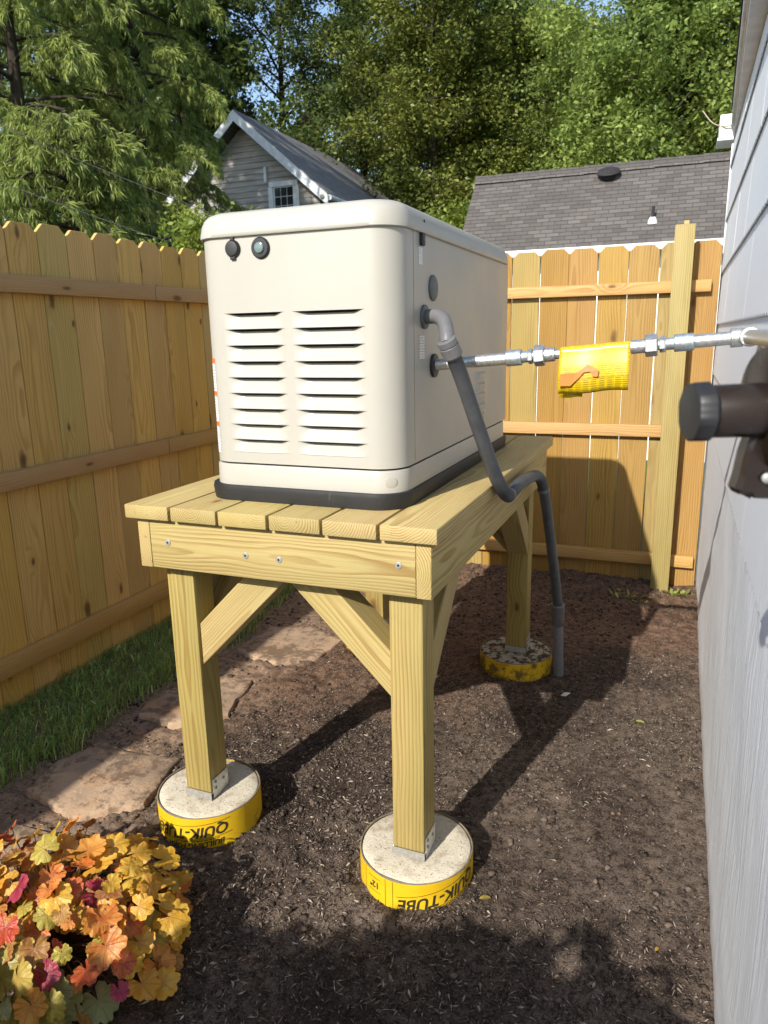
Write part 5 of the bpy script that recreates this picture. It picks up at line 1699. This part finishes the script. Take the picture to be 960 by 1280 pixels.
# ridge caps, one by one
rc = []
xx = GX_0
capm = None
while xx < 2.2:
    Vc = [(0, -0.09, -0.098), (0.29, -0.09, -0.104), (0.29, 0, 0.002), (0, 0, 0.012), (0, 0.09, -0.098), (0.29, 0.09, -0.104), (0, -0.09, -0.108), (0, 0, 0.002), (0, 0.09, -0.108)]
    if capm is None:
        capm = mkmesh('ridge_cap', [(a, b, c + 0.022) for a, b, c in Vc], [(0, 1, 2, 3), (3, 2, 5, 4), (6, 0, 3, 7), (7, 3, 4, 8)], 'garage_shingle')
    link('ridge_cap', capm, ga, (xx, RYY, RZ + 0.008 + random.uniform(-0.003, 0.003)))
    xx += 0.27
nrm_r = Vector((0, -(RZ - EZ), (RYY - EY))).normalized()
vp = Vector((0.375, 8.27, EZ + (8.27 - EY) * (RZ - EZ) / (RYY - EY)))
vv = disc_stack('roof_vent', [(0.0, 0.09), (0.04, 0.09), (0.044, 0.132), (0.058, 0.140), (0.085, 0.12), (0.105, 0.07)], vp, nrm_r * 0.55 + Vector((0, 0, 0.5)), 'roof_edge', ga, 24)
box('vent_flashing', 0.20, 0.54, 8.20, 8.235, vp.z - 0.165, vp.z - 0.13, 'grey_fascia', ga)
vb = Vector((0.93, 7.72, EZ + (7.72 - EY) * (RZ - EZ) / (RYY - EY)))
tube('vent_pipe', [vb, vb + Vector((0, 0, 0.16))], 0.018, 'roof_edge', ga, 10)
disc_stack('pipe_flashing', [(-0.02, 0.055), (0.02, 0.045), (0.05, 0.03)], vb, (0, -0.2, 1), 'white_paint', ga, 14)

# ------------------------------------------------------------------ overhead wires beyond the side fence
for lab, pts_ in (('low black service wire dipping behind the side fence pickets', [(-9.0, 4.5, 4.25), (-5.25, 4.5, 2.96), (-4.1, 4.5, 2.56), (-3.3, 4.5, 2.29), (-2.2, 4.5, 1.95)]),
                  ('upper black service wire crossing in front of the pine', [(-9.0, 4.55, 5.4), (-5.15, 4.55, 3.50), (-4.56, 4.55, 3.22), (-3.54, 4.55, 2.80), (-1.8, 4.55, 2.1)])):
    tag(tube('service_wire', spline(pts_, 8), 0.004, 'wire_black', None, 6), lab, 'wire', 'service wires')

# ------------------------------------------------------------------ small things on the ground
def scrap(lab, x, y, pts_, mat='paper_scrap', cat='litter', h=0.004):
    z = float(ground_z(np.array(x), np.array(y)))
    V = [(x + a, y + b, z + h + c) for a, b, c in pts_]
    k = len(V)
    V2 = [(a, b, c - 0.0012) for a, b, c in V]
    F = [tuple(range(k)), tuple(range(2 * k - 1, k - 1, -1))] + [(i, i + k, (i + 1) % k + k, (i + 1) % k) for i in range(k)]
    tag(mk('litter_scrap', V + V2, F, mat, None, (x, y, z)), lab, cat)
scrap('crumpled white scrap on the soil beside the conduit', 1.005, 1.29, [(-0.018, -0.004, 0.0), (0.004, -0.012, 0.006), (0.020, 0.006, 0.014), (0.004, 0.010, 0.012), (-0.008, 0.012, 0.008)])
scrap('tiny white curl on dark soil near the coral bells', 0.44, -0.475, [(-0.006, -0.006, 0), (-0.001, -0.004, 0.001), (0.003, 0.002, 0.003), (0.001, 0.008, 0.002), (-0.002, 0.004, 0.001)])
def small_leaf(lab, x, y, s_, mat, rz):
    z = float(ground_z(np.array(x), np.array(y)))
    V, F = [(0, 0, 0.003)], []
    for k in range(10):
        a = 2 * math.pi * k / 10
        V.append((s_ * math.cos(a), 0.45 * s_ * math.sin(a), 0.002 + 0.25 * s_ * abs(math.sin(a))))
    for k in range(10): F.append((0, 1 + k, 1 + (k + 1) % 10))
    me = mkmesh('fallen_leaf', V, F, mat)
    o = link('fallen_leaf', me, None, (x, y, z + 0.003)); o.rotation_euler = (0.1, 0.15, rz)
    tag(o, lab, 'leaf')
small_leaf('small olive fallen leaf right of the front pier', 0.975, 0.085, 0.016, 'heuchera_olive', 0.6)
small_leaf('small yellow leaf on the mulch by the wall', 1.395, 0.085, 0.009, 'heuchera_gold', 1.2)
small_leaf('small green leaf on the soil near the house wall', 1.30, 1.17, 0.017, 'weed_leaf', 0.2)
# weeds at the foot of the fence post
def weeds(lab, x, y, n, r_, seed, mat='weed_leaf'):
    rg = np.random.default_rng(seed)
    px = x + rg.normal(0, r_, n); py = y + rg.normal(0, r_ * 0.7, n)
    a = rg.uniform(0, 6.28, n); L = rg.uniform(0.02, 0.06, n); w_ = rg.uniform(0.004, 0.009, n)
    b = np.stack([px, py, ground_z(px, py)], -1)
    d = np.stack([np.cos(a) * 0.8, np.sin(a) * 0.8, rg.uniform(0.15, 0.9, n)], -1)
    s_ = np.stack([-np.sin(a), np.cos(a), np.zeros(n)], -1)
    v = np.stack([b, b + d * L[:, None] * .5 + s_ * w_[:, None], b + d * L[:, None] - np.array([0, 0, 0.006]), b + d * L[:, None] * .5 - s_ * w_[:, None]], 1).reshape(-1, 3)
    me = np_mesh('weed_clump', v, np.arange(4 * n).reshape(n, 4), mat)
    o = link('weed_clump', me)
    tag(o, lab, 'weeds')
weeds('pale yellow-green weeds at the foot of the tall fence post', 1.41, 2.62, 70, 0.035, 81)
weeds('wilted weeds on the soil left of the tall fence post', 1.17, 2.50, 40, 0.05, 82)
